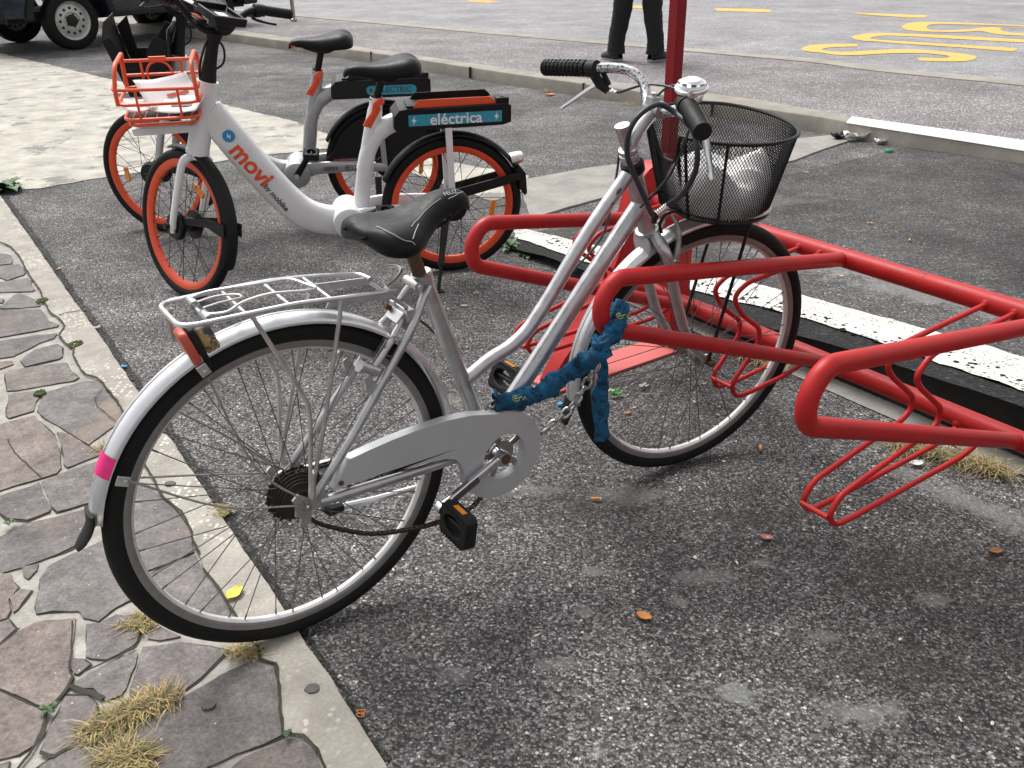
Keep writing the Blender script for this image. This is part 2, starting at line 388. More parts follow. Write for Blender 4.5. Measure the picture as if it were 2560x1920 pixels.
ST = [(R1,[(-60,65),(60,85),(75,110),(70,138),(-60,150)],.1),(R1,[(-40,155),(120,140),(150,190),(140,205),(40,238),(10,225),(-40,215)],.25),
 (R1,[(-60,257),(165,222),(190,240),(185,265),(208,292),(190,303),(-60,310)],.2),(R1,[(30,370),(80,325),(110,312),(150,325),(235,362),(240,390),(120,402),(0,405),(5,385)],.1),
 (R1,[(-60,345),(20,350),(15,370),(-60,385)],.1),(R1,[(-80,416),(240,408),(275,450),(290,480),(345,500),(340,512),(200,540),(-80,590)],.3),
 (R1,[(-80,612),(210,562),(340,552),(320,580),(230,610),(180,640),(80,690),(-80,712)],.15),(R1,[(120,715),(150,685),(200,650),(340,615),(370,640),(372,690),(350,705),(260,725),(150,750)],.2),
 (R1,[(25,790),(60,770),(200,748),(390,725),(415,760),(470,815),(440,835),(250,865),(100,892),(40,895)],.3),(R1,[(-60,725),(60,715),(80,735),(-60,785)],.7),
 (R2,[(40,65),(185,45),(200,55),(165,110),(160,145),(40,180),(25,165)],.6),
 (R2,[(180,115),(215,55),(390,5),(460,0),(490,20),(590,150),(600,170),(560,205),(420,305),(360,270),(200,170),(175,145)],.0),
 (R2,[(-50,225),(45,195),(160,165),(240,240),(265,265),(285,340),(290,415),(270,440),(200,462),(100,490),(-50,540)],.65),
 (R2,[(272,245),(330,255),(415,310),(480,345),(470,355),(320,415),(303,400),(289,300)],.35),(R2,[(195,480),(330,425),(500,372),(500,395),(470,560),(430,580),(270,625),(243,600)],.2),
 (R2,[(-40,560),(150,500),(185,485),(240,610),(235,625),(130,665),(30,655),(-40,600)],.15),(R2,[(-60,770),(50,715),(110,680),(300,640),(450,595),(520,600),(450,690),(400,745),(350,790),(250,835),(100,890),(-60,935)],.2),
 (R2,[(105,885),(185,868),(180,900),(135,945),(110,930)],.45),
 (R3,[(185,50),(230,-15),(330,-65),(490,-135),(560,-65),(600,50),(640,140),(550,185),(470,250),(400,235),(370,205),(240,205),(175,215),(165,180),(185,100)],.05),
 (R3,[(-60,25),(50,25),(60,60),(90,90),(40,150),(50,200),(35,235),(-60,260)],.8),(R3,[(45,140),(95,95),(150,105),(85,190),(60,210)],.75),(R3,[(-40,265),(40,240),(80,285),(0,355),(-40,380)],.3),
 (R3,[(-60,410),(85,300),(180,250),(360,235),(355,290),(345,360),(330,440),(330,480),(345,520),(310,590),(210,670),(180,655),(40,590),(-60,550)],.75),
 (R3,[(-60,560),(40,600),(195,670),(210,690),(215,720),(160,840),(90,885),(-60,920)],.7),
 (R3,[(410,265),(480,260),(550,220),(600,225),(640,215),(690,270),(655,345),(640,365),(560,410),(500,435),(440,430),(405,420)],.25),(R3,[(340,425),(400,430),(430,455),(370,505),(350,500),(335,470)],.4),
 (R3,[(350,540),(400,510),(500,455),(580,410),(655,400),(650,450),(600,570),(580,600),(500,630),(460,590),(440,570),(345,565)],.2),
 (R3,[(680,370),(750,365),(860,345),(952,360),(1085,385),(952,520),(850,600),(780,590),(620,600),(620,560),(660,450)],.35),(R3,[(690,280),(720,265),(760,270),(860,325),(760,345),(700,335)],.3),
 (R3,[(310,605),(420,605),(460,640),(470,720),(420,785),(360,825),(250,890),(190,870),(220,780),(270,700)],.3),
 (R3,[(630,800),(660,740),(760,670),(860,620),(1000,540),(1050,510),(1190,440),(1240,432),(1308,460),(1322,560),(1334,700),(1340,795),(1250,840),(1130,880),(980,950),(900,1010),(640,1010),(620,870)],.25),
 (R3,[(180,945),(240,905),(420,825),(545,800),(550,870),(440,920),(430,990),(400,1100),(170,1100)],.3),(R4,[(230,960),(300,900),(420,850),(500,815),(560,812),(640,865),(670,955),(700,1100),(220,1100)],.5),
 (R3,[(-60,950),(50,915),(45,952),(-40,1060)],.3),
 (R2,[(560,760),(600,600),(640,480),(700,490),(770,562),(850,632),(890,690),(910,770),(922,815),(800,870),(680,910),(600,900)],.1),
 (R3,[(680,40),(840,-40),(930,-65),(967,0),(1047,100),(1137,250),(1147,290),(1010,310),(860,300),(740,200),(670,100)],.15)]
def rough_poly(pts, sub, jit, seed, grow=0):
    c = sum((Vector(p).to_2d() for p in pts), V(0,0))/len(pts); out = []
    for i in range(len(pts)):
        a, b = Vector(pts[i]).to_2d(), Vector(pts[(i+1) % len(pts)]).to_2d()
        k = max(1, int((b-a).length/sub))
        for j in range(k):
            p = a.lerp(b, j/k); nz = noise.noise_vector(V(p.x*9, p.y*9, seed))+noise.noise_vector(V(p.x*45, p.y*45, seed))*.45+noise.noise_vector(V(p.x*130, p.y*130, seed))*.2
            p = p+V(nz.x, nz.y)*jit
            g_ = grow if grow < 0 else grow*(.35+2.2*noise.noise(V(p.x*11, p.y*11, seed+9)))
            out.append(tuple(p+(p-c).normalized()*g_))
    return out
smb = MB(); cmb = MB(); tones = []
for i, (fn, pts, tone) in enumerate(ST):
    P = gp([fn(*q) for q in pts], PAVE_Z+.006)
    a = rough_poly(P, .007, .0034, i, -.001); b_ = rough_poly(P, .008, .0030, i+50, .0028+.0016*random.random())
    n0 = len(smb.v); smb.prism(a, lambda x, y, d: V(x, y, d), PAVE_Z-.02, PAVE_Z+.0042+.0012*random.random())
    tones += [(tone, random.random(), 0, 1)]*(len(smb.v)-n0)
    t = geometry.tessellate_polygon([[V(x, y, 0) for x, y in b_]])
    cmb.add([V(x, y, PAVE_Z+.0010+.00006*i) for x, y in b_], [tuple(q) for q in t])
ZS = PAVE_Z+.0058
so_ = smb.build('paving_stones', M['stone'], smooth=False); tag(so_, kind='structure')
at = so_.data.color_attributes.new('tone', 'FLOAT_COLOR', 'POINT')
for i, c in enumerate(tones): at.data[i].color = c
tag(cmb.build('paving_cracks', M['crack'], smooth=False), kind='structure')
# thin cracks across stones and along the kerb edge
cmb = MB()
def crack(pts, w, z=PAVE_Z+.006+.0015, seed=0):
    P = [V(*p) for p in gp(pts, z)]; Q = []
    for i in range(len(P)-1):
        k = max(2, int((P[i+1]-P[i]).length/.012))
        for j in range(k):
            p = P[i].lerp(P[i+1], j/k); nz = noise.noise_vector(V(p.x*30, p.y*30, seed)); Q.append(p+V(nz.x, nz.y)*.004)
    Q.append(P[-1]); rows = []
    for i, p in enumerate(Q):
        d = (Q[min(i+1, len(Q)-1)]-Q[max(i-1, 0)]).normalized(); nrm = V(-d.y, d.x)
        ww = w*(.5+.9*abs(noise.noise(V(p.x*40, p.y*40, seed+3))))
        rows.append([V(p.x+nrm.x*ww, p.y+nrm.y*ww, z), V(p.x-nrm.x*ww, p.y-nrm.y*ww, z)])
    cmb.grid(rows)
crack([R2(*q) for q in [(35,280),(60,330),(130,400),(195,460)]], .0022, seed=1); crack([R2(*q) for q in [(160,405),(230,370),(285,350)]], .0012, seed=2, z=PAVE_Z+.006+.0021)
crack([R2(*q) for q in [(0,450),(80,425),(130,400)]], .0010, seed=3, z=PAVE_Z+.006+.0027); crack([R2(*q) for q in [(490,40),(450,85),(465,130),(550,195)]], .0016, seed=4, z=PAVE_Z+.006+.0033)
crack(kerb_left[2:30], .0045, z=.0158, seed=5); crack(kerb_left[30:], .004, z=.0163, seed=6)
crack([R1(*q) for q in [(350,445),(420,425),(480,415)]], .004, z=.0168, seed=7)
crack([R3(*q) for q in [(345,250),(340,400),(330,490),(350,520)]], .003, z=.0122, seed=8); crack([R3(*q) for q in [(0,360),(80,300),(95,285)]], .004, z=.0124, seed=9)
crack([R3(*q) for q in [(345,515),(300,600),(215,690),(200,780),(140,890),(80,960)]], .005, z=.0126, seed=10); crack([R3(*q) for q in [(190,880),(250,900),(380,820),(430,780)]], .004, z=.0128, seed=11)
crack([R3(*q) for q in [(330,560),(430,590),(490,620)]], .008, z=.013, seed=12); crack([R3(*q) for q in [(640,370),(560,420),(400,495)]], .0035, z=.0132, seed=13)
tag(cmb.build('thin_cracks', M['crack'], smooth=False), kind='structure')
# dark mossy seam where the asphalt meets the kerb
M['seam'] = asphalt('dirty asphalt seam', .018, .075, 160, tint=(1.03, 1.0, .90))
seam = kerb_right[1:13]
sheet('asphalt_seam', [tuple(gnd(x+3, y)[:2]) for x, y in seam]+[tuple(gnd(x+18+22*abs(noise.noise(V(i*.9, 3, 1))), y)[:2]) for i, (x, y) in list(enumerate(seam))[::-1]], .004, M['seam'], sub=.007, jit=.010, jscale=28)

# pale concrete strip crossing behind the hire bikes, gutter slab further right
sheet('concrete_path', gp([(-400, 60), (0, 134), (120, 162), (268, 197), (420, 232), (569, 264), (740, 306), (840, 345), (960, 372), (1080, 398), (1200, 420), (1320, 440), (1330, 470), (1230, 505), (1130, 470), (1020, 430), (900, 400), (820, 372), (700, 385), (560, 402), (430, 425), (335, 434), (234, 448), (100, 473), (20, 476), (-500, 476)]), .004, M['slab'], sub=.03, jit=.022, jscale=8)
# the parking lot to the right lies a little higher behind a stepped edge
al = math.radians(-55.2); RR_ = V(math.cos(al), math.sin(al), 0); NN_ = V(-math.sin(al), math.cos(al), 0)
def lot_h(s, nn):
    h = max(0, .066*(s+3.40)); k = min(1, max(0, (nn-2.36)/3.2)); return h*(1-.62*k)+.005
def lot_z(x, y): return lot_h(x*RR_.x+y*RR_.y, x*NN_.x+y*NN_.y)
def on_lot(px, py):
    z = 0
    for _ in range(12):
        p = gnd(px, py, z); z = lot_z(p.x, p.y)
    return p
N_EDGE = 2.352
far_bottom = [(1060, 183), (1200, 201), (1380, 224), (1460, 241), (1700, 280), (2020, 331), (2207, 358), (2560, 398), (2900, 440), (3300, 500)]
mb = MB(); rows = []
for i in range(61):
    s_ = -3.40+i*.09; row = []
    for k in range(45):
        nn = N_EDGE+.11*k
        p = RR_*s_+NN_*nn; row.append(V(p.x, p.y, lot_h(s_, nn)))
    rows.append(row)
mb.grid(rows); tag(mb.build('parking_surface', M['lot']), kind='structure')
mb = MB(); rows = []
for i in range(181):
    s_ = -3.40+i*.03; j_ = .004*noise.noise(V(s_*9, 1, 2)); p = RR_*s_+NN_*(N_EDGE-.004+j_); t_ = lot_h(s_, N_EDGE)
    rows.append([V(p.x, p.y, -.02), V(p.x, p.y, t_*.55)+NN_*j_, V(p.x, p.y, t_-.012), V(p.x, p.y, t_+.003)+NN_*.016, V(p.x, p.y, t_+.003)+NN_*.075])
mb.grid(rows); tag(mb.build('parking_kerb_edge', M['darkface']), kind='structure')
mb = MB(); rows = []
for i in range(160):                                # strip of gutter in front of the step
    s_ = -2.6+i*.03; j_ = .02*noise.noise(V(s_*3, 7, 2))
    a, b_ = RR_*s_+NN_*(N_EDGE-.02), RR_*s_+NN_*(N_EDGE-.10+j_); rows.append([V(a.x, a.y, .006), V(b_.x, b_.y, .004)])
mb.grid(rows); tag(mb.build('gutter_strip', M['gutter']), kind='structure')
# black crumbs along the broken edge, between the step and the white line
def lotsheet(name, poly, mat, dz, sub, jit, jscale=9, seed=1):
    P = [on_lot(*q) for q in poly]
    return sheet(name, [(p.x, p.y) for p in P], lambda x, y: lot_z(x, y)+dz, mat, sub=sub, jit=jit, jscale=jscale, seed=seed)
M['crumb'] = asphalt('black broken asphalt edge', .012, .028, 110, bst=1.0)
wl_bot = [(1288, 600), (1352, 620), (1440, 655), (1600, 700), (1820, 757), (2004, 801), (2188, 861), (2400, 935), (2560, 989), (2800, 1080)]
wl_top = [(1288, 571), (1500, 622), (1700, 668), (1820, 700), (2007, 748), (2238, 811), (2560, 902), (2800, 975)]
edge_px = [(1290, 628), (1361, 645), (1420, 668), (1600, 725), (1873, 812), (2121, 880), (2300, 940), (2539, 1020), (2800, 1120)]
lotsheet('broken_edge', wl_bot[:]+edge_px[::-1], M['crumb'], .009, .03, .008)
lotsheet('white_bay_line', wl_top+wl_bot[::-1], M['whiteline'], .014, .02, .012, 14)
# stray lumps of black asphalt
lm = MB()
for i in range(420):
    t_ = random.random(); s_ = -3.2+3.6*t_; nn = N_EDGE+.05+random.random()*.085
    p = RR_*s_+NN_*nn; r_ = random.uniform(.003, .009)
    lm.sphere((p.x, p.y, lot_h(s_, nn)+.012), r_, 6, (random.uniform(.7, 1.3), random.uniform(.7, 1.3), .7))
tag(lm.build('asphalt_crumbs', M['crumb'], smooth=False), kind='stuff')
# gutter slab further right, far footway with its kerbs, road
GB = [on_lot(*q) for q in [(1300, 452), (1466, 422), (1620, 402), (1800, 376), (1960, 352), (2085, 338), (2125, 352), (1983, 402), (1850, 428), (1700, 452), (1560, 482), (1420, 520), (1325, 548)]]
sheet('gutter_slab', [(p.x, p.y) for p in GB], lambda x, y: lot_z(x, y)+.006, M['gutter'], sub=.08, jit=.012, jscale=4, skirt=.04)
KH = .11
def arc(pts, z): return [Vector(q).to_3d() for q in gp(pts, z)]
fb = arc([(400, 78), (540, 93), (640, 107), (780, 123), (928, 145), (1060, 183-13)]+[(1200, 197), (1380, 224), (1460, 239), (1700, 280), (2020, 333), (2207, 364)], 0)
def smoothline(P): return cr([V(p.x, p.y, 0) for p in P], 4)
ff = smoothline([gnd(x, y, KH) for x, y in [(300, 56), (565, 82), (640, 92), (928, 130), (1175, 167), (1380, 197), (1655, 235), (2020, 286), (2118, 302), (2560, 371), (3000, 446), (3600, 560)]])
fbk = smoothline([gnd(x, y, KH) for x, y in [(300, 45), (565, 71), (640, 82), (874, 114), (1175, 157), (1380, 186), (1782, 234), (2020, 271), (2130, 292), (2560, 352), (3000, 424), (3600, 530)]])
def extend(P, k): d = (P[0]-P[3]).normalized(); return [P[0]+d*t for t in (60, 30, 14, 6, 2.5, .8)]+P
ff = extend(ff, 0); fbk = extend(fbk, 0)
nseg = min(len(ff), len(fbk))
mb = MB(); wb = MB(); rows = []; wrows = []
c_white = gnd(2118, 302, KH).x
for i in range(nseg):
    a, b_ = ff[i], fbk[min(len(fbk)-1, i)]
    d = (ff[min(i+1, nseg-1)]-ff[max(i-1, 0)]).normalized(); nrm = V(d.y, -d.x, 0)
    if nrm.y > 0: nrm = -nrm
    rows.append([V(a.x, a.y, -.02)+nrm*.012, V(a.x, a.y, KH-.02)+nrm*.006, V(a.x, a.y, KH-.006), V(a.x, a.y, KH)-nrm*.012, V(b_.x, b_.y, KH)])
    if a.x > c_white-.02: wrows.append([V(a.x, a.y, KH-.012)+nrm*.010, V(a.x, a.y, KH)-nrm*.006+V(0,0,.0035), V(b_.x, b_.y, KH+.0035)])
mb.grid(rows); tag(mb.build('far_kerb', M['farkerb']), kind='structure')
wb.grid(wrows); tag(wb.build('white_kerb_paint', M['whitekerb'], smooth=False), kind='structure')
rk = smoothline([gnd(x, y, KH) for x, y in [(300, 8), (520, 22), (764, 43), (1058, 70), (1380, 99), (1531, 112), (1698, 127), (2020, 155.6), (2198, 179), (2560, 215), (3000, 268), (3600, 350)]])
rk = extend(rk, 0)
rk2 = [p+V(.18, .2, 0) for p in rk]
n2 = len(rk)
mb = MB(); n3 = min(n2, len(fbk)); mb.grid([[V(fbk[i].x, fbk[i].y, KH-.003), V(rk[i].x, rk[i].y, KH-.003)] for i in range(n3)])
tag(mb.build('footway', M['walk']), kind='structure')
mb = MB(); mb.grid([[V(p.x, p.y, KH-.003), V(p.x, p.y, KH+.004), V(q.x, q.y, KH+.004), V(q.x, q.y, 0)] for p, q in zip(rk, rk2)])
tag(mb.build('roadside_kerb', M['farkerb'], smooth=False), kind='structure')
mb = MB(); mb.grid([[V(q.x, q.y, .004), V(q.x+60, q.y+70, .004)] for q in rk2]); tag(mb.build('road', M['road']), kind='structure')
# joints of the far kerb stones
cmb = MB()
for x, y, y2 in [(928, 130, 145), (1175, 168, 196), (1460, 208, 240), (1782, 255, 295)]:
    p = gnd(x, y, KH); d = V(-.7, .7, 0); u_ = V(.8, -.6, 0).normalized()
    cmb.box(p+V(0,0,-.05), (.006, .014, .052), (u_, V(u_.y, -u_.x, 0), V(0,0,1)))
tag(cmb.build('kerb_joints', M['crack'], smooth=False), kind='structure')

# yellow BUS lettering and dashes painted on the road
WZ = zz(1900, 0, 3.352); EZ = zz(1280, 0, 2.989)
BUS = [[(815,375),(640,372),(480,378),(380,392),(343,410),(360,430),(430,442),(520,448),(600,462),(700,470),(820,468),(950,460),(1100,452),(1250,450),(1400,452),(1480,462),(1560,470),(1590,480),(1575,492),(1500,495),(1400,490),(1310,492),(1340,515),(1450,520),(1600,522),(1720,520),(1790,505),(1818,490),(1800,475),(1720,460),(1600,445),(1450,432),(1300,420),(1150,418),(1000,425),(870,432),(760,440),(650,440),(560,435),(515,425),(530,412),(600,402),(720,398),(815,395)],
 [(2330,345),(2212,338),(1700,310),(1300,290),(1060,283),(980,283),(880,288),(800,300),(760,315),(790,335),(870,348),(1000,355),(1100,365),(1400,385),(1700,405),(2000,428),(2110,437),(2150,425),(2155,412),(2050,405),(1700,385),(1400,365),(1150,350),(1000,340),(920,330),(930,318),(1000,308),(1060,303),(1300,312),(1700,335),(2212,362),(2330,368)],
 [(1500,190),(1330,187),(1230,200),(1180,230),(1220,255),(1320,268),(1450,272),(1600,275),(1750,270),(1850,262),(1900,275),(1980,292),(2100,300),(2212,305),(2400,312),(2520,300),(2560,270),(2520,240),(2400,222),(2212,218),(1800,200),(1600,192)]]
BH = [(1500,205),(1420,212),(1390,235),(1420,255),(1500,262),(1600,258),(1750,250),(1850,236),(1960,235),(2030,240),(2010,252),(2040,268),(2110,280),(2212,282),(2360,290),(2450,275),(2440,250),(2350,236),(2212,228),(2000,218),(1700,210)]
def dense(P, k=3): return [tuple(p)[:2] for p in P]
ym = MB()
for i, P in enumerate(BUS):
    q = gp([WZ(*a) for a in P]); h = gp([WZ(*a) for a in BH]) if i == 2 else None
    t = geometry.tessellate_polygon([[V(x, y, 0) for x, y in l] for l in ([q, h] if h else [q])]); fl = q+(h or [])
    ym.add([V(x, y, .009) for x, y in fl], [tuple(a) for a in t])
tag(ym.build('bus_lane_lettering', M['yellow'], smooth=False), kind='structure')
ym = MB()
for fn, P in ((WZ, [(760,115),(830,112),(1400,133),(1385,152),(1250,152),(900,128)]), (EZ, [(1510,65),(1800,70),(1940,78),(1925,96),(1530,85)]), (EZ, [(880,46),(1045,48),(1045,66),(890,64)]), (zz(640,0,2.989), [(1560,-3),(1700,5),(1830,14),(1740,24),(1600,16)])):
    q = gp([fn(*a) for a in P]); t = geometry.tessellate_polygon([[V(x, y, 0) for x, y in q]]); ym.add([V(x, y, .009) for x, y in q], [tuple(a) for a in t])
tag(ym.build('lane_dashes', M['yellow'], smooth=False), kind='structure')

# ------------------------------------------------------------------ materials of the bicycles, rack and clutter
M['silver'] = plain('scuffed silver paint', (.50, .495, .505), .36, .88, .12, 40, spots=((.10, .10, .11), .665, 30))
M['silverw'] = plain('grey white paint', (.47, .48, .49), .42, .2, .05, 8, spots=((.25, .23, .21), .70, 60))
M['alu'] = plain('dull aluminium', (.55, .55, .55), .38, .95, .12, 60, spots=((.20, .17, .13), .74, 60))
M['fender'] = plain('silver mudguard', (.76, .77, .79), .30, .8, .06, 12, spots=((.42,.41,.39), .70, 45))
M['rimside'] = plain('brake worn rim side', (.24, .23, .22), .45, .5, .15, 40)
M['rimbed'] = plain('bright rim bed', (.68, .67, .66), .40, .25, .08, 40, spots=((.30,.28,.25), .70, 60))
M['steel'] = plain('tarnished steel', (.33, .32, .30), .42, .8, .2, 80, spots=((.16, .09, .05), .62, 70))
M['chrome'] = plain('chrome', (.72, .72, .73), .16, 1, .05, 30)
M['pitted'] = plain('pitted chrome', (.60, .60, .61), .25, .9, .1, 120, spots=((.07, .065, .06), .53, 190))
M['rust'] = plain('rusty steel', (.10, .055, .03), .8, .2, .4, 120)
M['dark_rust'] = plain('greasy rusty sprockets', (.035, .025, .018), .7, .3, .4, 90)
M['tyre'] = plain('tyre rubber', (.008, .008, .008), .7, 0, .25, 60, .3, spec=.25)
M['tyre_e'] = plain('hire tyre rubber', (.007, .007, .0073), .65, 0, .2, 60, spec=.25)
M['black'] = plain('black plastic', (.007, .0072, .0076), .42, 0, .2, 60, spec=.3)
M['blackmat'] = plain('matt black plastic', (.008, .0083, .0086), .6, 0, .2, 60, spec=.3)
M['blacksat'] = plain('satin black saddle', (.004, .004, .0043), .44, 0, .15, 90, .1, spec=.2)
M['grip'] = plain('rubber grip', (.007, .007, .0074), .55, 0, .2, 150, .4, spec=.3)
M['spoke'] = plain('dull spokes', (.14, .135, .125), .45, .7, .2, 50)
M['spoke_b'] = flat('black spokes', (.015, .015, .015), .5)
M['red'] = plain('red powder coat', (.42, .014, .014), .44, 0, .14, 14, .05, spots=((.20, .02, .018), .64, 34), spec=.32)
M['redfoot'] = plain('faded red plate', (.52, .11, .10), .65, 0, .12, 20, spots=((.22, .09, .07), .66, 30))
M['polered'] = plain('dark red pole', (.23, .011, .016), .5, 0, .06, 20, spec=.25)
M['orange'] = plain('orange paint', (.80, .095, .028), .42, 0, .06, 40)
M['orange_rim'] = plain('orange rim', (.72, .075, .022), .45, 0, .08, 30)
M['white'] = plain('white bike paint', (.76, .77, .78), .32, 0, .05, 10, coat=.2, spots=((.48, .46, .43), .715, 38))
M['esilver'] = plain('silver hire bike paint', (.42, .43, .44), .36, .5, .06, 20)
M['amber'] = plain('amber reflector', (.80, .26, .01), .25, 0, .15, 60, coat=.5)
M['lens_red'] = plain('faded red lens', (.50, .075, .04), .35, 0, .15, 25, coat=.3)
M['lens_clear'] = plain('clear lamp lens', (.72, .66, .65), .15, 0, .08, 25, coat=.6)
M['lamp_bk'] = plain('dirty lamp back', (.36, .24, .10), .5, 0, .4, 25, spots=((.05, .05, .05), .5, 20))
M['pink'] = plain('pink tape', (.78, .02, .20), .5, 0, .1, 50)
M['teal'] = plain('teal label', (.025, .30, .42), .5, 0, .08, 50)
M['blue'] = plain('blue badge', (.02, .26, .56), .5, 0, .05, 50)
M['ink'] = flat('dark ink', (.06, .06, .07), .6)
M['paper'] = plain('white paper', (.78, .77, .76), .8, 0, .06, 20)
M['cloth'] = plain('worn blue sleeve', (.006, .090, .185), .9, 0, .45, 60, 1, spots=((.003, .03, .07), .54, 45))
M['clothprint'] = flat('yellow print', (.32, .30, .06), .8)
M['cable'] = plain('black cable', (.022, .023, .026), .5, 0, .2, 60)
M['cablelock'] = plain('blue black vinyl hose', (.022, .028, .036), .45, 0, .2, 60)

def I3(u, w, v): return V(u, -w, v)                  # (forward, right, up) to object axes
def Lp(pts): return [I3(*p) for p in pts]
def circ(r, n=48): return [(r*math.cos(2*PI*i/n), r*math.sin(2*PI*i/n)) for i in range(n)]

class Steer:                                        # turns fork, bar and basket about the steering axis
    def __init__(s, S, k, psi):
        s.S = I3(*S); kk = I3(*k).normalized(); s.R = Matrix.Rotation(psi, 3, kk)
    def __call__(s, p): return s.S + s.R @ (Vector(p)-s.S)

def wheel(parent, name, cu, cv, R, mats, xf=None, tw=.018, rim_h=.03, rim_w=.012, nspoke=36, hub=(.018, .03), sr=.0011, rim_r=None, seed=0, bed=None):
    """rim (the wheel) with tyre, hub and spokes under it"""
    tyre, rim, spoke, hubm = mats
    c = I3(cu, 0, cv); ax = V(0, 1, 0)
    def mb_():
        m_ = MB(); m_.xf = xf; return m_
    rr = rim_r or (R-2*tw+.006)
    b = mb_(); b.ring(c, ax, [(rr, -rim_w), (rr, rim_w), (rr-.010, rim_w), (rr-rim_h*.75, rim_w*.8), (rr-rim_h, rim_w*.35), (rr-rim_h, -rim_w*.35), (rr-rim_h*.75, -rim_w*.8), (rr-.010, -rim_w)], 96)
    w_ = b.build(name, rim, parent, ang=30)
    if bed:
        b = mb_(); q = rr-rim_h-.0008; b.ring(c, ax, [(q+.0075, -rim_w*.84), (q, -rim_w*.4), (q, rim_w*.4), (q+.0075, rim_w*.84), (q+.004, 0)], 96); b.build('rim_bed', bed, w_, ang=60)
    b = mb_(); rt = R-tw; prof = [(rt+tw*math.cos(a)*(1.0 if math.cos(a) > 0 else 1.15), tw*1.02*math.sin(a)) for a in [2*PI*i/16 for i in range(16)]]
    b.ring(c, ax, prof, 110)
    b.build('tyre', tyre, w_, ang=60)
    b = mb_()
    for i in range(nspoke):
        a = 2*PI*(i+.5)/nspoke + (.03 if i % 2 else -.03); side = hub[1] if i % 2 else -hub[1]
        da = math.radians(62)*(1 if (i//2) % 2 else -1)
        p1 = c + V(math.cos(a+da)*hub[0]*1.4, side, math.sin(a+da)*hub[0]*1.4)
        p2 = c + V(math.cos(a)*(rr-rim_h+.002), side*.08, math.sin(a)*(rr-rim_h+.002))
        b.tube([p1, p2], sr, 5); b.tube([p2, p2+(p1-p2).normalized()*.014], sr*1.7, 5)
    b.build('spokes', spoke, w_)
    b = mb_(); h = hub
    b.lathe(c, ax, [(0, -h[1]-.03), (.006, -h[1]-.03), (.006, -h[1]-.008), (h[0]*1.6, -h[1]-.004), (h[0]*1.6, -h[1]+.002), (h[0]*.8, -h[1]+.006), (h[0]*.8, h[1]-.006), (h[0]*1.6, h[1]-.002), (h[0]*1.6, h[1]+.004), (.006, h[1]+.008), (.006, h[1]+.03), (0, h[1]+.03)], 20)
    b.build('hub', hubm, w_)
    return w_

def fender(parent, name, cu, cv, R, a0, a1, hw, mat, xf=None, depth=.016, n=44, th=.0016):
    b = MB(); b.xf = xf; rows = []
    for i in range(n+1):
        a = a0+(a1-a0)*i/n; row = []
        for k in range(9):
            t = (k-4)/4; r_ = R-depth*(abs(t)**2.6)
            row.append(I3(cu+r_*math.cos(a), t*hw, cv+r_*math.sin(a)))
        rows.append(row)
    b.grid(rows); return b.build(name, mat, parent, solid=th, ang=70)

def flag(b, to3, pts, d0, d1): b.prism(pts, to3, d0, d1)

# ------------------------------------------------------------------ the silver city bicycle
BK = Frame(math.radians(34.7), math.radians(1.5), -.434376, 1.476225, .006)
def bat(px, py, w): return I3(*BK.at(px, py, w))
bike = thing('bicycle', 'silver step-through city bicycle with black basket, chained to the red rack', 'bicycle', mat=BK.matrix())
b = MB()
b.tube(Lp([(.441,0,.30), (.424,0,.372), (.308,0,.724)]), .0165, 14)                                    # seat tube
tt = Lp([(.400,0,.462),(.463,0,.492),(.515,0,.508),(.558,0,.533),(.593,0,.568),(.628,0,.609),(.663,0,.654),(.698,0,.698),(.733,0,.739),(.764,0,.772),(.838,0,.848)])
b.tube(cr(tt, 4), .0155, 14)
b.tube(Lp([(.452,0,.305),(.579,0,.444),(.775,0,.663),(.868,0,.764)]), .0195, 16)                        # down tube
b.tube(Lp([(.893,0,.697),(.829,0,.866)]), .0195, 18)                                                    # head tube
b.lathe(I3(.441,-.036,.292), V(0,-1,0), [(0,0),(.021,0),(.021,.072),(0,.072)], 18)                      # bottom bracket shell
for w in (-1, 1):
    b.tube(cr(Lp([(.425,w*.022,.298),(.33,w*.045,.312),(.20,w*.056,.325),(.03,w*.062,.338)]), 4), [.0105]*12+[.008], 10)
    b.tube(cr(Lp([(.020,w*.060,.352),(.10,w*.058,.440),(.19,w*.048,.548),(.262,w*.040,.636),(.292,w*.030,.680),(.312,w*.022,.700)]), 4), .0085, 10)
    dp = [(.048,.345),(.040,.365),(.012,.352),(-.012,.372),(-.024,.362),(-.020,.345),(-.022,.325),(-.010,.318),(-.018,.300),(-.006,.294),(.006,.305),(.012,.328),(.045,.328)]
    b.prism(dp, lambda x, y, d, w=w: I3(x, d, y), w*.060, w*.066)
b.box(I3(.262,0,.655), (.008, .034, .012)); b.box(I3(.352,0,.322), (.010, .036, .010))
frame = b.build('frame', M['silver'], bike, ang=50)
def chip(b, c, d, l, wd, n=(0,0,1)):
    d = Vector(d).normalized(); n = Vector(n).normalized(); s_ = n.cross(d)
    P = []
    for i in range(12):
        a = 2*PI*i/12; k = .6+.5*abs(noise.noise(V(i*1.3, l*99, wd*77))); P.append(Vector(c)+d*(l*math.cos(a)*k)+s_*(wd*math.sin(a)*k))
    b.add(P+[Vector(c)+n*.0006], [(i, (i+1) % 12, 12) for i in range(12)])
for c_, l_, wd_, nn_ in ((I3(.787,.0135,.805), .016, .006, V(-.4,-1,.35)), (I3(.770,.0150,.782), .008, .004, V(-.3,-1,.2))):
    b = MB(); chip(b, c_, tt[-1]-tt[-2], l_, wd_, nn_); b.build('paint_chip', M['ink'], frame, smooth=False)   # bare dark metal on the top tube
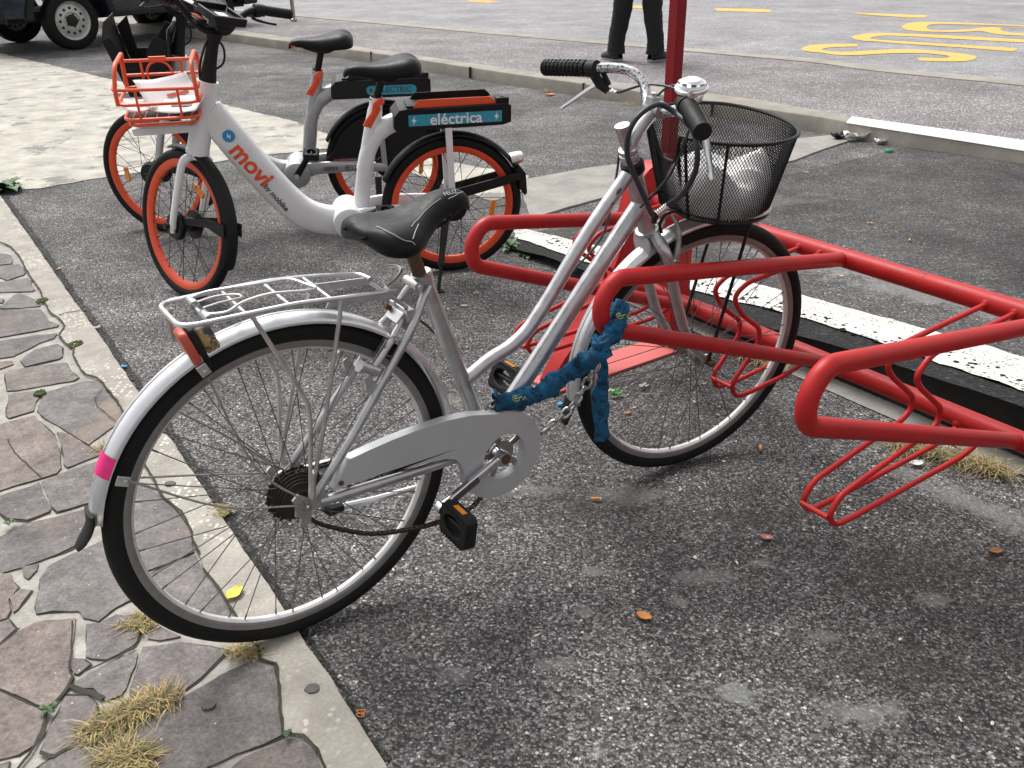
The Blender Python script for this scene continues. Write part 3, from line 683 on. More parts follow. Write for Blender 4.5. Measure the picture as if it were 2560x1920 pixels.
# seat post, clamp and saddle
b = MB(); b.tube(Lp([(.306,0,.715),(.276,0,.815)]), .0135, 14); b.build('seat_post', M['rust'], bike)
b = MB(); b.lathe(I3(.310,0,.712), I3(.308,0,.724)-I3(.424,0,.372), [(.0175,-.012),(.021,-.010),(.021,.010),(.0175,.012)], 18)
b.tube([I3(.287,-.022,.706), I3(.287,.026,.706)], .009, 10); b.tube([I3(.287,.026,.706), I3(.287,.034,.706)], .0055, 6)
b.build('seat_clamp', M['alu'], bike)
SADR = [(.426,0,.846,.010,.030),(.416,0,.862,.024,.036),(.388,0,.873,.030,.040),(.350,0,.870,.036,.043),(.312,0,.858,.048,.047),(.280,0,.848,.068,.051),(.250,0,.846,.090,.055),(.226,0,.849,.100,.058),(.202,0,.850,.096,.056),(.186,0,.845,.080,.048),(.176,0,.834,.046,.030)]
def sec_pt(row, t):                                  # t in -1..1 across the top of a saddle section
    u, w, top, hw, dep = row
    a = t*PI/2; x = hw*math.copysign(abs(math.sin(a))**.86, a); return x, top-dep*(1-abs(math.cos(a))**.62)-.009*math.exp(-(t*5)**2)*(hw > .06)
def saddle(parent, name, rows_, mat, yaw=0, piv=.28, off=(0,0,0)):
    b = MB(); rows = []; cy, sy = math.cos(yaw), math.sin(yaw)
    for r_ in rows_:
        row = []
        for k in range(19):
            x, z_ = sec_pt(r_, -1+2*k/18); row.append((r_[0], x, z_))
        for k in range(1, 6):
            x, z_ = sec_pt(r_, 1); f_ = 1-2*k/6; row.append((r_[0], x*f_*.93, z_+.010-.004*abs(f_)))
        rows.append([I3(piv+(u-piv)*cy+w*sy+off[0], w*cy-(u-piv)*sy+off[1], v+off[2]) for u, w, v in row])
    b.grid(rows, close=True); n_ = len(rows[0])
    b.f.append(tuple(range(n_))); b.f.append(tuple((len(rows)-1)*n_+k for k in reversed(range(n_))))
    return b.build(name, mat, parent, sub=1, ang=80)
YAW = math.radians(7)
sdl = saddle(bike, 'saddle', SADR, M['blacksat'], YAW)
b = MB()
for w in (-1, 1): b.tube(cr(Lp([(.385,w*.018,.835),(.33,w*.022,.812),(.24,w*.024,.810),(.17,w*.035,.826)]), 4), .0035, 6)
b.box(I3(.272,0,.815), (.022,.024,.012)); b.build('saddle_rails', M['blackmat'], sdl)
def text_mesh(txt, size, bold=0.0, align='CENTER', cuts=0):
    cu = bpy.data.curves.new('lettering', 'FONT'); cu.body = txt; cu.size = size; cu.offset = bold; cu.align_x = align; cu.align_y = 'CENTER'; cu.resolution_u = 3
    ob = bpy.data.objects.new('lettering', cu); COL.objects.link(ob)
    dg = bpy.context.evaluated_depsgraph_get(); me = bpy.data.meshes.new_from_object(ob.evaluated_get(dg))
    if cuts:
        bm = bmesh.new(); bm.from_mesh(me); bmesh.ops.triangulate(bm, faces=bm.faces)
        for _ in range(cuts):
            bmesh.ops.subdivide_edges(bm, edges=[e for e in bm.edges if e.calc_length() > size*.08], cuts=1); bmesh.ops.triangulate(bm, faces=bm.faces)
        bm.to_mesh(me); bm.free()
    vs = [v.co.copy() for v in me.vertices]; fs = [tuple(p.vertices) for p in me.polygons]
    bpy.data.objects.remove(ob); bpy.data.curves.remove(cu); bpy.data.meshes.remove(me)
    return vs, fs
def put_text(name, parent, mat, txt, size, fn, bold=0.0, align='CENTER', cuts=0):
    vs, fs = text_mesh(txt, size, bold, align, cuts); b = MB(); b.add([fn(p.x, p.y) for p in vs], fs)
    return b.build(name, mat, parent, smooth=False)
M['thread'] = flat('pale saddle print', (.42, .43, .45), .6)
def sad_surf(u, w):                                  # point on the saddle top
    R_ = sorted(SADR); cy, sy = math.cos(YAW), math.sin(YAW); z_ = .86
    for i in range(len(R_)-1):
        if R_[i][0] <= u <= R_[i+1][0]:
            t = (u-R_[i][0])/(R_[i+1][0]-R_[i][0]); row = tuple(a*(1-t)+c*t for a, c in zip(R_[i], R_[i+1]))
            q = max(-.98, min(.98, w/row[3])); a = math.asin(abs(q)**(1/.86)); z_ = sec_pt(row, a/(PI/2))[1]+.0012
    return I3(.28+(u-.28)*cy+w*sy, w*cy-(u-.28)*sy, z_)
b = MB()
for P in ([(.250,.060),(.275,.044),(.31,.030),(.345,.024)], [(.232,.088),(.252,.070),(.27,.055)], [(.196,.03),(.197,.055),(.203,.075),(.214,.088),(.232,.094)], [(.36,.028),(.385,.024),(.405,.016)]):
    b.tube([sad_surf(p.x, p.y) for p in cr([V(*p, 0) for p in P], 5)], .0008, 5)
b.build('saddle_print', M['thread'], sdl)
put_text('saddle_lettering', sdl, M['thread'], 'FELIZ', .017, lambda x, y: sad_surf(.372+x*.8, .020-y*.6)+V(0,0,.0008))

# wheels, mudguards
rw = wheel(bike, 'rear_wheel', 0, .345, .345, (M['tyre'], M['rimside'], M['spoke'], M['steel']), hub=(.017, .030), rim_h=.022, bed=M['rimbed'])
ST_ = Steer((.888,0,.71), (-.36,0,.933), math.radians(-8.5))
fw = wheel(bike, 'front_wheel', 1.079, .345, .345, (M['tyre'], M['rimside'], M['spoke'], M['steel']), xf=ST_, hub=(.015, .032), rim_h=.022, bed=M['rimbed'])
rf = fender(bike, 'rear_mudguard', 0, .345, .364, math.radians(-12), math.radians(168), .027, M['fender'])
b = MB(); b.tube(cr(Lp([(-.352,0,.437),(-.356,0,.412),(-.368,0,.392),(-.385,0,.374)]), 3), [.024,.024,.023,.022,.021,.021,.020,.020,.017,.012], 12, sec=((.25, 1, 2), V(1,0,.5))); b.build('mud_flap', M['blackmat'], rf)
b = MB(); rows = []
for i in range(7):
    a = math.radians(147.6+6.2*i/6); row = []
    for k in range(9):
        t = (k-4)/4; r_ = .3662-.016*(abs(t)**2.6); jag = .006*noise.noise(V(k*1.7, i*.1, 3)) if i in (0, 6) else 0
        row.append(I3((r_)*math.cos(a+jag), t*.0275, .345+r_*math.sin(a+jag)))
    rows.append(row)
b.grid(rows); b.build('tape', M['pink'], rf)
b = MB(); rows = []
for i in range(45):
    a = math.radians(-10+177*i/44); rows.append([I3(.3655*math.cos(a), w_, .345+.3655*math.sin(a)) for w_ in (-.0012, .0012)])
b.grid(rows); b.build('ridge_line', M['rimside'], rf)
ff_ = fender(bike, 'front_mudguard', 1.079, .345, .366, math.radians(70), math.radians(190), .027, M['fender'], xf=ST_)
b = MB(); b.xf = ST_; b.tube(cr(Lp([(.722,0,.290),(.716,0,.268),(.709,0,.248),(.703,0,.230)]), 3), [.024]*5+[.022]*4+[.014], 12, sec=((.25, 1, 2), V(1,0,.5))); b.build('mud_flap', M['blackmat'], ff_)
b = MB(); b.xf = ST_; rows = []
for i in range(31):
    a = math.radians(72+116*i/30); rows.append([I3(1.079+.3675*math.cos(a), w_, .345+.3675*math.sin(a)) for w_ in (-.0012, .0012)])
b.grid(rows); b.build('ridge_line', M['rimside'], ff_)
# mudguard stays with their clips
b = MB(); H = I3
for w in (-1, 1):
    b.tube(cr([H(.002,w*.068,.352), H(-.08,w*.058,.455), bat(*zz(160,680,2.989)(1075,790), w*.036) if w > 0 else H(-.215,-.036,.60)], 4), .0022, 6)
    b.tube(cr([H(.000,w*.068,.345), H(-.15,w*.062,.400), bat(*zz(160,680,2.989)(480,1560), w*.034) if w > 0 else H(-.333,-.034,.475)], 4), .0022, 6)
b.build('mudguard_stays', M['steel'], rf)
for (x, y) in ((1045, 735), (440, 1565)):
    b = MB(); q = BK.at(*zz(160,680,2.989)(x, y), .033); c = H(q[0], q[1], q[2]); rad = (c-H(0,q[1],.345)).normalized()
    b.box(c, (.011, .002, .009), (rad, V(0,1,0), rad.cross(V(0,1,0)))); b.tube([c+V(0,.003,0)-rad*.004, c-V(0,.005,0)-rad*.004], .0045, 10); b.build('stay_clip', M['alu'], rf, bevel=.001)
# rear lamp on the mudguard
b = MB(); ca, sa = math.cos(math.radians(131)), math.sin(math.radians(131)); lc = H(-.264, 0, .652); rd = V(ca, 0, sa); tg = V(-sa, 0, ca)
lu = (tg*.93-rd*-.36).normalized(); lu = V(-.28, 0, .96).normalized(); ln = V(-.96, 0, -.28).normalized()
lc = (bat(*zz(380,660,3.568)(370, 745), 0.0))
prof = [(-.034,-.022),(-.034,.022),(-.020,.030),(.015,.030),(.034,.022),(.036,0),(.034,-.022),(.015,-.030),(-.020,-.030)]
lmp = None
b.prism([(x, y*.9) for x, y in prof], lambda x, y, d: lc + lu*x*1.15 + V(0,1,0)*y + ln*d, .0, .016); lmp = b.build('rear_lamp', M['lens_red'], rf, bevel=.006)
b = MB(); b.prism([(x*1.02, y*.93) for x, y in prof], lambda x, y, d: lc + lu*x*1.15 + V(0,1,0)*y + ln*d, -.012, -.001); b.build('lamp_seal', M['blackmat'], lmp, bevel=.003)
b = MB(); b.prism([(x*.75+.004, y*.8) for x, y in prof], lambda x, y, d: lc + lu*x*1.1 + V(0,1,0)*y + ln*d, -.038, -.013); b.build('lamp_back', M['lamp_bk'], lmp, bevel=.006)

# luggage carrier
b = MB(); w = .064
rail = [(-.165,.035,.754),(-.165,-.035,.752)]
lp = fil(Lp([(.215,.030,.722),(.205,w,.728),(.109,w,.738),(.029,w,.747),(-.054,w,.749),(-.165,w,.752),(-.165,-w,.749),(-.054,-w,.749),(.029,-w,.747),(.109,-w,.738),(.205,-w,.722),(.215,-.030,.720)]), .03, 5)
b.tube(lp, .0045, 8)
for u in (-.115, -.055, .020, .095): 
    z_ = .750-.08*max(0, u-.0); b.tube(Lp([(u,-w,z_-.004),(u,w,z_-.004)]), .0032, 7)
for w2 in (-1, 1):
    b.tube(Lp([(-.055+.004,w2*w,.748),(.003,w2*.070,.619),(.026,w2*.072,.556),(.026,w2*.073,.52),(.013,w2*.072,.399),(.012,w2*.068,.372)]), .0042, 8)
    b.tube(Lp([(.112,w2*w,.736),(.100,w2*.068,.69),(.053,w2*.073,.513),(.020,w2*.073,.40),(.012,w2*.070,.375)]), .0042, 8)
    b.tube(Lp([(.020,w2*.071,.415),(.012,w2*.070,.36)]), .0075, 8)
    pl = [(.09,.716),(.22,.706),(.23,.718),(.10,.731)]
    b.prism(pl, lambda x, y, d: I3(x, d, y), w2*.040, w2*.0435)
    b.tube(Lp([(.215,w2*.036,.712),(.262,w2*.020,.668)]), .0042, 8)
b.tube(fil(Lp([(.216,-.030,.722),(.245,-.030,.738),(.262,-.010,.742),(.262,.012,.740),(.240,.022,.728),(.216,.030,.722)]), .01, 4), .0035, 7)
carrier = b.build('luggage_carrier', M['alu'], bike)
b = MB()
b.tube(cr(Lp([(-.115,-.040,.756),(-.085,-.050,.757),(-.03,-.034,.760),(.02,-.032,.757),(.06,-.036,.752),(.075,-.005,.750),(.085,.020,.748),(.06,.030,.752),(.0,.028,.760),(-.05,.034,.759),(-.085,.052,.756),(-.115,.044,.756)]), 4), .0028, 7)
b.tube(cr(Lp([(-.112,.016,.757),(-.08,.014,.759),(-.05,.010,.757),(-.042,.0,.757),(-.05,-.012,.757),(-.08,-.016,.759),(-.112,-.014,.757)]), 4), .002, 6)
for w2 in (-1, 1):
    P = []
    for i in range(90): a = i/90*2*PI*9; P.append(I3(-.115+.0068*math.cos(a), w2*(.020+.034*i/90), .750+.0068*math.sin(a)))
    b.tube(P, .0014, 5)
b.tube(fil(Lp([(-.150,-.030,.750),(-.158,-.030,.735),(-.158,-.030,.690)]), .008), .0035, 6)
b.build('spring_clamp', M['alu'], carrier)

# chain case, cranks, chain, sprockets
CC = (.4480, .292); Rc = .1035
outer = [(.058,.357),(.095,.412),(.140,.418),(.190,.423),(.250,.4255),(.310,.425),(.370,.418)]
outer += [(CC[0]+Rc*math.cos(math.radians(a)), CC[1]+Rc*math.sin(math.radians(a))) for a in range(88, -161, -8)]
outer += [(.352,.282),(.344,.308),(.330,.326),(.305,.336),(.26,.343),(.15,.355)]
hole = [(.4535+.054*math.cos(2*PI*i/40), .288+.054*math.sin(2*PI*i/40)) for i in range(40)]
b = MB(); b.prism(outer, lambda x, y, d: I3(x, d, y), .046, .068, hole=hole)
case = b.build('chain_case', M['silverw'], bike, bevel=.006)
b = MB(); b.lathe(I3(.074,.0665,.367), V(0,-1,0), [(0,.004),(.005,.004),(.006,.0)], 12); b.build('screw', M['rust'], case)
BBc = (.4535, .2885)
b = MB(); b.ring(I3(BBc[0],.050,BBc[1]), V(0,1,0), [(.078,-.001),(.078,.001),(.062,.001),(.062,-.001)], 44)
b.ring(I3(BBc[0],.053,BBc[1]), V(0,1,0), [(.032,-.003),(.032,.003),(.012,.003),(.012,-.003)], 30)
for i in range(5):
    a = 2*PI*i/5+.5; d = V(math.cos(a), 0, math.sin(a)); b.box(I3(BBc[0],.052,BBc[1])+d*.046, (.022, .002, .007), (d, V(0,1,0), d.cross(V(0,1,0))))
b.build('chainring', M['steel'], bike)
b = MB(); p0, p1 = I3(.441,.078,.298), I3(.279,.090,.238)
b.tube([p0, p0.lerp(p1,.12), p0.lerp(p1,.5), p1], [.0125,.011,.0095,.0105], 12, sec=((.7, 1, 3), V(0,1,0)))
b.tube([I3(.441,.060,.298), I3(.441,.092,.298)], .016, 18); b.tube([p1+V(0,.008,0), p1-V(0,.010,0)], .0125, 14)
q0, q1 = I3(.447,-.060,.284), I3(.603,-.082,.342); b.tube([q0, q0.lerp(q1,.5), q1], [.012,.0095,.010], 10); b.tube([I3(.447,-.03,.286), I3(.447,-.075,.284)], .014, 14)
b.tube([I3(.441,.07,.290), I3(.447,-.07,.286)], .010, 12)
crank = b.build('cranks', M['chrome'], bike)
b = MB(); b.tube([I3(.441,.0925,.298), I3(.441,.0935,.298)], .0115, 16); b.build('crank_bolt', M['rust'], crank)
b = MB(); pm = p0.lerp(p1,.62)+V(0,-.0085,0); d_ = (p1-p0).normalized(); b.box(pm, (.034, .0008, .0065), (d_, V(0,1,0), d_.cross(V(0,1,0)))); b.build('worn_label', M['ink'], crank)
def pedal(parent, c, tilt, side):
    """block pedal: hollow body with two treads, the reflector on its edge"""
    c = Vector(c); lx = V(0, -side, 0); ly = V(math.cos(tilt), 0, math.sin(tilt)); lz = lx.cross(ly)
    b = MB(); outl = [(-.048,-.030),(-.040,-.036),(.040,-.036),(.048,-.028),(.048,.028),(.040,.036),(-.040,.036),(-.048,.030)]
    inn = [(.034*math.cos(2*PI*i/24), .021*math.sin(2*PI*i/24)) for i in range(24)]
    b.prism(outl, lambda x, y, d: c+lx*x+ly*y+lz*d, -.0145, .0145, hole=inn); pb = b.build('pedal', M['blackmat'], parent, bevel=.002)
    b = MB(); b.tube([c-lx*.058, c+lx*.046], .007, 12)
    for s_ in (-1, 1):
        for k in range(9): b.box(c+lx*(-.036+.009*k)+ly*(s_*.0315)+lz*0, (.0018, .0040, .0158), (lx, ly, lz))
    b.tube([c+lx*.046, c+lx*.0495], .0095, 16); b.build('pedal_axle', M['black'], pb)
    for s_ in (-1, 1): b = MB(); b.box(c+ly*(s_*.0362)+lx*.002, (.018, .0012, .0058), (lx, ly, lz)); b.build('pedal_reflector', M['amber'], pb)
    return pb
pedal(bike, I3(.283,.148,.228), math.radians(82), 1); pedal(bike, I3(.603,-.140,.345), math.radians(70), -1)
b = MB()
for i in range(6): r_ = .058-.0042*i; b.ring(I3(0,.018+.0050*i,.345), V(0,1,0), [(r_,-.0011),(r_,.0011),(.018,.0014),(.018,-.0014)], 36)
for i in range(20): a = 2*PI*i/20; b.box(I3(.058*math.cos(a),.018,.345+.058*math.sin(a)), (.003,.0011,.0028), (V(math.cos(a),0,math.sin(a)), V(0,1,0), V(-math.sin(a),0,math.cos(a))))
b.lathe(I3(0,.044,.345), V(0,-1,0), [(.024,0),(.020,.006),(.0,.006)], 20); b.build('sprockets', M['dark_rust'], bike)
b = MB(); b.tube([I3(0,-.095,.345), I3(0,.082,.345)], .0048, 10); b.tube([I3(0,.066,.345), I3(0,.073,.345)], .0105, 6); b.tube([I3(0,-.066,.345), I3(0,-.073,.345)], .0105, 6); b.build('axle_nuts', M['steel'], bike)
A_ = zz(640,680,2.989); r1 = zz(620,1120,6.9125); r2_ = zz(1040,1020,4.366)
low = [I3(.012,.040,.297), bat(*r1(1300,1330),.042), bat(*r1(2100,1480),.044), bat(*r2_(0,1310),.046), bat(*r2_(280,1230),.047), bat(*r2_(600,1090),.048), I3(.425,.049,.212)]
up = [I3(.0,.040,.403), I3(.10,.042,.392), bat(*A_(700,1610),.044), bat(*A_(1000,1500),.046), I3(.36,.049,.345)]
b = MB()
def chain_run(b, P, pitch=.0127):
    Q = cr(P, 10); L = [0]
    for i in range(1, len(Q)): L.append(L[-1]+(Q[i]-Q[i-1]).length)
    t = 0; k = 0; i = 0
    while t < L[-1]-pitch:
        def at_(x):
            for j in range(len(L)-1):
                if L[j] <= x <= L[j+1]: return Q[j].lerp(Q[j+1], (x-L[j])/(L[j+1]-L[j]+1e-9))
            return Q[-1]
        a, c = at_(t), at_(t+pitch); d = (c-a).normalized(); m_ = (a+c)/2; o_ = .0028 if k % 2 else .0040
        for s_ in (-1, 1): b.box(m_+V(0,s_*o_,0), (pitch*.62, .0007, .0033), (d, V(0,1,0), d.cross(V(0,1,0))))
        b.tube([a-V(0,.004,0), a+V(0,.004,0)], .0026, 6); t += pitch; k += 1
chain_run(b, low+up[::-1][:1]+up[::-1][1:] if False else low); chb = b.build('chain', M['dark_rust'], bike, smooth=False)
b = MB(); chain_run(b, up); b.build('chain_upper_run', M['dark_rust'], chb, smooth=False)
# kickstand folded along the far side
b = MB(); ks = [I3(.425,-.055,.262), I3(.399,-.075,.222), bat(*A_(1230,1600),-.08), bat(*r1(2212,880),-.08), bat(*r1(1640,1010),-.08)]
b.tube(ks, [.006]*3+[.0075]*2, 8); kst = b.build('kickstand', M['fender'], bike)
b = MB(); b.tube([bat(*r1(1640,1010),-.08), bat(*r1(1420,1080),-.082), bat(*r1(1300,1040),-.084)], [.010,.013,.008], 8); b.build('rubber_foot', M['blackmat'], kst)
# rear brake
b = MB()
for w in (-1, 1):
    top = I3(.247, w*.024, .643); bos = I3(.168, w*.046, .573); arm = [I3(.252,w*.020,.648), I3(.215,w*.034,.612), bos]
    b.tube(arm, [.005,.007,.008], 8); b.tube([bos+V(.010,0,-.006), bos-V(.018,0,-.012)], .011, 12); b.tube([bos-V(.018,0,-.012), bos-V(.026,0,-.017)], .0135, 12)
    b.box(I3(.200, w*.024, .598), (.022, .006, .006), (V(.62,0,.78), V(0,1,0), V(-.78,0,.62)))
    b.prism([(.150,.560),(.163,.566),(.176,.536),(.168,.520),(.154,.526)], lambda x, y, d, w=w: I3(x, d, y), w*.044, w*.047)
b.box(I3(.255,0,.640), (.012,.024,.016), (V(.7,0,.7), V(0,1,0), V(-.7,0,.7))); brk = b.build('rear_brake', M['alu'], bike, bevel=.001)
b = MB(); b.tube(cr(Lp([(.250,.020,.648),(.262,.0,.653),(.244,-.022,.655)]), 5), .0012, 5)
b.build('brake_wire', M['steel'], brk); b = MB(); P = [I3(.216+.016*math.cos(a), .040+.004*math.sin(a), .606+.022*math.sin(a)) for a in [i/24*2*PI for i in range(24)]]; b.tube(P, .0013, 5, closed=True); b.build('brake_wire', M['steel'], brk)
b = MB(); b.tube(Lp([(.238,-.022,.662),(.262,-.022,.646)]), .0055, 8); b.build('cable_end', M['rust'], brk)
# steering: stem, handlebar, fork
b = MB(); b.xf = ST_
b.lathe(I3(.831,0,.862), I3(-.36,0,.933), [(.021,-.030),(.025,-.026),(.026,-.006),(.020,-.002)], 20); b.build('headset_seal', M['blackmat'], bike)
b = MB(); b.xf = ST_
b.lathe(I3(.828,0,.870), I3(-.36,0,.933), [(.0195,-.004),(.023,0),(.023,.009),(.018,.012),(.022,.013),(.022,.021),(.0115,.023)], 6*4)
b.tube(Lp([(.823,0,.882),(.809,0,.910),(.799,0,.940)]), [.0125,.0128,.0165], 16); b.tube(Lp([(.799,0,.939),(.7985,0,.941)]), .005, 8)
b.tube(cr(Lp([(.822,0,.884),(.832,0,.908),(.852,0,.938),(.868,0,.955),(.880,0,.966)]), 5), [.0135]*6+[.0145]*15, 14)
b.tube([I3(.880,-.026,.968), I3(.880,.026,.968)], .0175, 16); b.box(I3(.870,0,.984), (.010,.012,.008)); stem = b.build('stem', M['silver'], bike)
b = MB(); b.xf = ST_; b.lathe(I3(.872,0,.992), V(0,0,1), [(.006,-.006),(.007,0),(.007,.008),(.0,.010)], 12); b.build('clamp_bolt', M['chrome'], stem)
half = [(.880,0,.968),(.882,.03,.968),(.893,.055,.976),(.902,.082,1.000),(.893,.115,1.018),(.868,.145,1.022),(.821,.180,1.018),(.790,.250,1.006),(.776,.286,1.002)]
b = MB(); b.xf = ST_; P = [(u, -w, v) for u, w, v in half[::-1]]+half[1:]; b.tube(cr(Lp(P), 5), .0112, 14); bar = b.build('handlebar', M['pitted'], bike)
for w in (-1, 1):
    g0, g1 = V(.818, -w*.185, 1.0175), V(.773, -w*.292, 1.0015); b = MB(); b.xf = ST_; n_ = 44; P = []; Rr = []
    for i in range(n_+1):
        t = i/n_; P.append(g0.lerp(g1, t)); Rr.append(.0158+.0009*math.sin(i*2.1)+(.0018 if i < 3 or i > n_-3 else 0))
    b.tube(P, Rr, 18); gr = b.build('grip', M['grip'], bar, ang=60)
    if w < 0:
        b = MB(); b.xf = ST_; d = (g1-g0).normalized(); s1 = d.cross(V(0,0,1)).normalized(); s2 = s1.cross(d)
        for i in range(10):
            for k in range(12):
                a = 2*PI*k/12; c = g0.lerp(g1, .05+.093*i); n1 = s1*math.cos(a)+s2*math.sin(a); tn = -s1*math.sin(a)+s2*math.cos(a)
                for e in (-1, 1): b.box(c+n1*.0166+tn*.0022*e, (.0046, .0014, .0012), ((d*e*.75+tn*.66).normalized(), (tn*.75-d*e*.66).normalized(), n1))
        b.build('grip_tread', M['grip'], gr, smooth=False)
r4 = zz(1330,140,4.366)
def sat(px, py, axis, val):                          # point seen at a pixel, in steering coordinates, where one coordinate is known
    Oi = BK.matrix().inverted(); o = Oi @ EYE; d = (Oi @ (EYE+ray(px, py)))-o
    Ri = ST_.R.transposed(); o2 = ST_.S+Ri@(o-ST_.S); d2 = Ri@d; t = (val-o2[axis])/d2[axis]; return o2+d2*t
for w in (-1, 1):                                    # brake lever brackets: clamp, body, blade
    b = MB(); b.xf = ST_; c = V(.824, -w*.168, 1.019); d = (V(.773,-w*.292,1.0015)-c).normalized()
    b.tube([c-d*.010, c+d*.012], .0185, 14)
    b.tube([c+V(.004,0,-.012), c+V(.020,w*.004,-.034), c+V(.032,w*.018,-.046)], [.012,.013,.009], 10, sec=((1, .8, 3), V(0,1,0)))
    b.tube([c+V(.010,0,.012), c+V(.026,w*.006,-.012), c+V(.034,w*.018,-.034)], [.007,.006,.006], 8); b.build('lever_bracket', M['blackmat'], bar)
for w in (-1, 1):
    b = MB(); b.xf = ST_; c = V(.824, -w*.168, 1.019)
    tip = sat(*((1781, 450) if w > 0 else r4(320, 572)), 1, -w*.232); k0 = c+V(.028,-w*.010,-.040)
    P = [k0, k0.lerp(tip, .10)+V(.004,0,.006), k0.lerp(tip, .28)+V(.006,0,.008), k0.lerp(tip, .65)+V(.003,0,.004), tip]
    b.tube(cr(P, 4), [.012]*4+[.011]*4+[.0105]*4+[.009]*4+[.007], 8, sec=((.55, 1, 3), V(0,0,1))); b.build('brake_lever', M['chrome'], bar)
    b = MB(); b.xf = ST_; b.tube([c+V(.034,w*.020,-.044), c+V(.037,w*.032,-.045)], .0055, 8); b.tube([c+V(.037,w*.032,-.045), c+V(.039,w*.044,-.044)], .0042, 8); b.build('adjuster', M['chrome'], bar)
b = MB(); b.xf = ST_; bc = V(.842, -.158, 1.046)
b.lathe(bc, V(-.15,-.1,1), [(0,-.010),(.026,-.010),(.032,-.005),(.032,.001),(.028,.003),(.029,.005),(.027,.010),(.018,.013),(.016,.016),(0,.017)], 28)
b.box(bc+V(-.014,-.018,-.008), (.010,.008,.007)); b.tube([bc+V(0,0,-.012), V(.850,-.150,1.022)], .009, 8); bell = b.build('bell', M['fender'], bar)
b = MB(); b.xf = ST_
for i in range(9):
    a = 2*PI*i/9; b.box(bc+V(.0262*math.cos(a), .0262*math.sin(a), .007), (.0012,.005,.0035), (V(math.cos(a),math.sin(a),0), V(-math.sin(a),math.cos(a),0), V(0,0,1)))
b.build('bell_slots', M['rimside'], bell)
# fork
b = MB(); b.xf = ST_
b.lathe(I3(.8935,0,.695), I3(-.36,0,.933), [(.016,-.01),(.019,-.006),(.027,-.004),(.027,.004),(.020,.006)], 22)
b.tube(Lp([(.905,-.045,.672),(.900,-.025,.686),(.899,0,.690),(.900,.025,.686),(.905,.045,.672)]), .0145, 12)
for w in (-1, 1): b.tube(cr(Lp([(.902,w*.030,.684),(.912,w*.052,.655),(.935,w*.056,.595),(.985,w*.058,.465),(1.030,w*.057,.392),(1.072,w*.054,.350)]), 5), [.0140]*10+[.0125]*6+[.011]*5+[.008]*5, 12)
for w in (-1, 1): b.prism([(1.062,.360),(1.080,.362),(1.092,.345),(1.082,.332),(1.066,.338)], lambda x, y, d: I3(x, d, y), w*.050, w*.055)
fork = b.build('fork', M['silver'], bike)
b = MB(); b.xf = ST_; b.tube(Lp([(1.079,-.075,.345),(1.079,.078,.345)]), .0045, 8)
for w in (-1, 1): b.tube(Lp([(1.079,w*.056,.345),(1.079,w*.064,.345)]), .010, 6); b.lathe(I3(1.079,w*.074,.345), V(0,-w,0), [(.0,.008),(.007,.006),(.010,0),(.006,-.004)], 12)
b.build('front_axle_nuts', M['rust'], fork)
b = MB(); b.xf = ST_
for w in (-1, 1):
    b.tube(cr(Lp([(.950,w*.012,.728),(.958,w*.030,.700),(.955,w*.040,.662),(.945,w*.046,.628)]), 4), [.0055]*5+[.0065]*4+[.008]*4, 8)
    b.tube(Lp([(.945,w*.040,.628),(.945,w*.058,.628)]), .009, 10); b.box(I3(.965,w*.026,.640), (.024,.006,.006), (V(.85,0,.5), V(0,1,0), V(-.5,0,.85)))
b.tube(Lp([(.905,0,.690),(.925,0,.712),(.950,0,.728)]), .005, 8); fbr = b.build('front_brake', M['steel'], fork, bevel=.001)
b = MB(); b.xf = ST_; q = [(.868,-.030,.666),(.860,-.018,.700),(.858,.022,.700),(.862,.03,.668),(.876,.022,.636),(.884,-.01,.632)]
b.lathe(I3(.880,0,.660), I3(1,0,.30), [(0,.0),(.030,.002),(.033,.006),(.030,.010),(0,.012)], 24); b.build('crown_reflector', M['silverw'], fork)
# cables
b = MB()
b.tube(cr([ST_(V(.862,.120,.975)), ST_(V(.905,.07,1.000)), ST_(V(.930,.0,1.002)), ST_(V(.930,-.06,.985)), ST_(V(.905,-.085,.93)), ST_(V(.890,-.06,.84)), bat(1600, 520, .03)], 8), .0026, 6)
b.tube(cr([ST_(V(.862,-.120,.975)), ST_(V(.905,-.07,1.006)), ST_(V(.935,.0,1.010)), ST_(V(.925,.05,.985)), ST_(V(.87,.062,.90)), bat(*r4(970,1000),-.03), bat(*r4(930,1250),-.03), bat(*r4(890,1450),-.025), bat(1500,600,-.022), I3(.62,-.020,.585), I3(.52,-.016,.49), I3(.40,-.02,.44), bat(*A_(1560,700),-.02)], 8), .0026, 6)
b.tube(cr([bat(*zz(780,400,2.989)(910,1290),-.02), bat(*zz(780,400,2.989)(860,1240),-.015), bat(*zz(780,400,2.989)(780,1180),-.01), I3(.262,-.012,.660)], 6), .0026, 6)
b.build('brake_cables', M['cable'], bike)

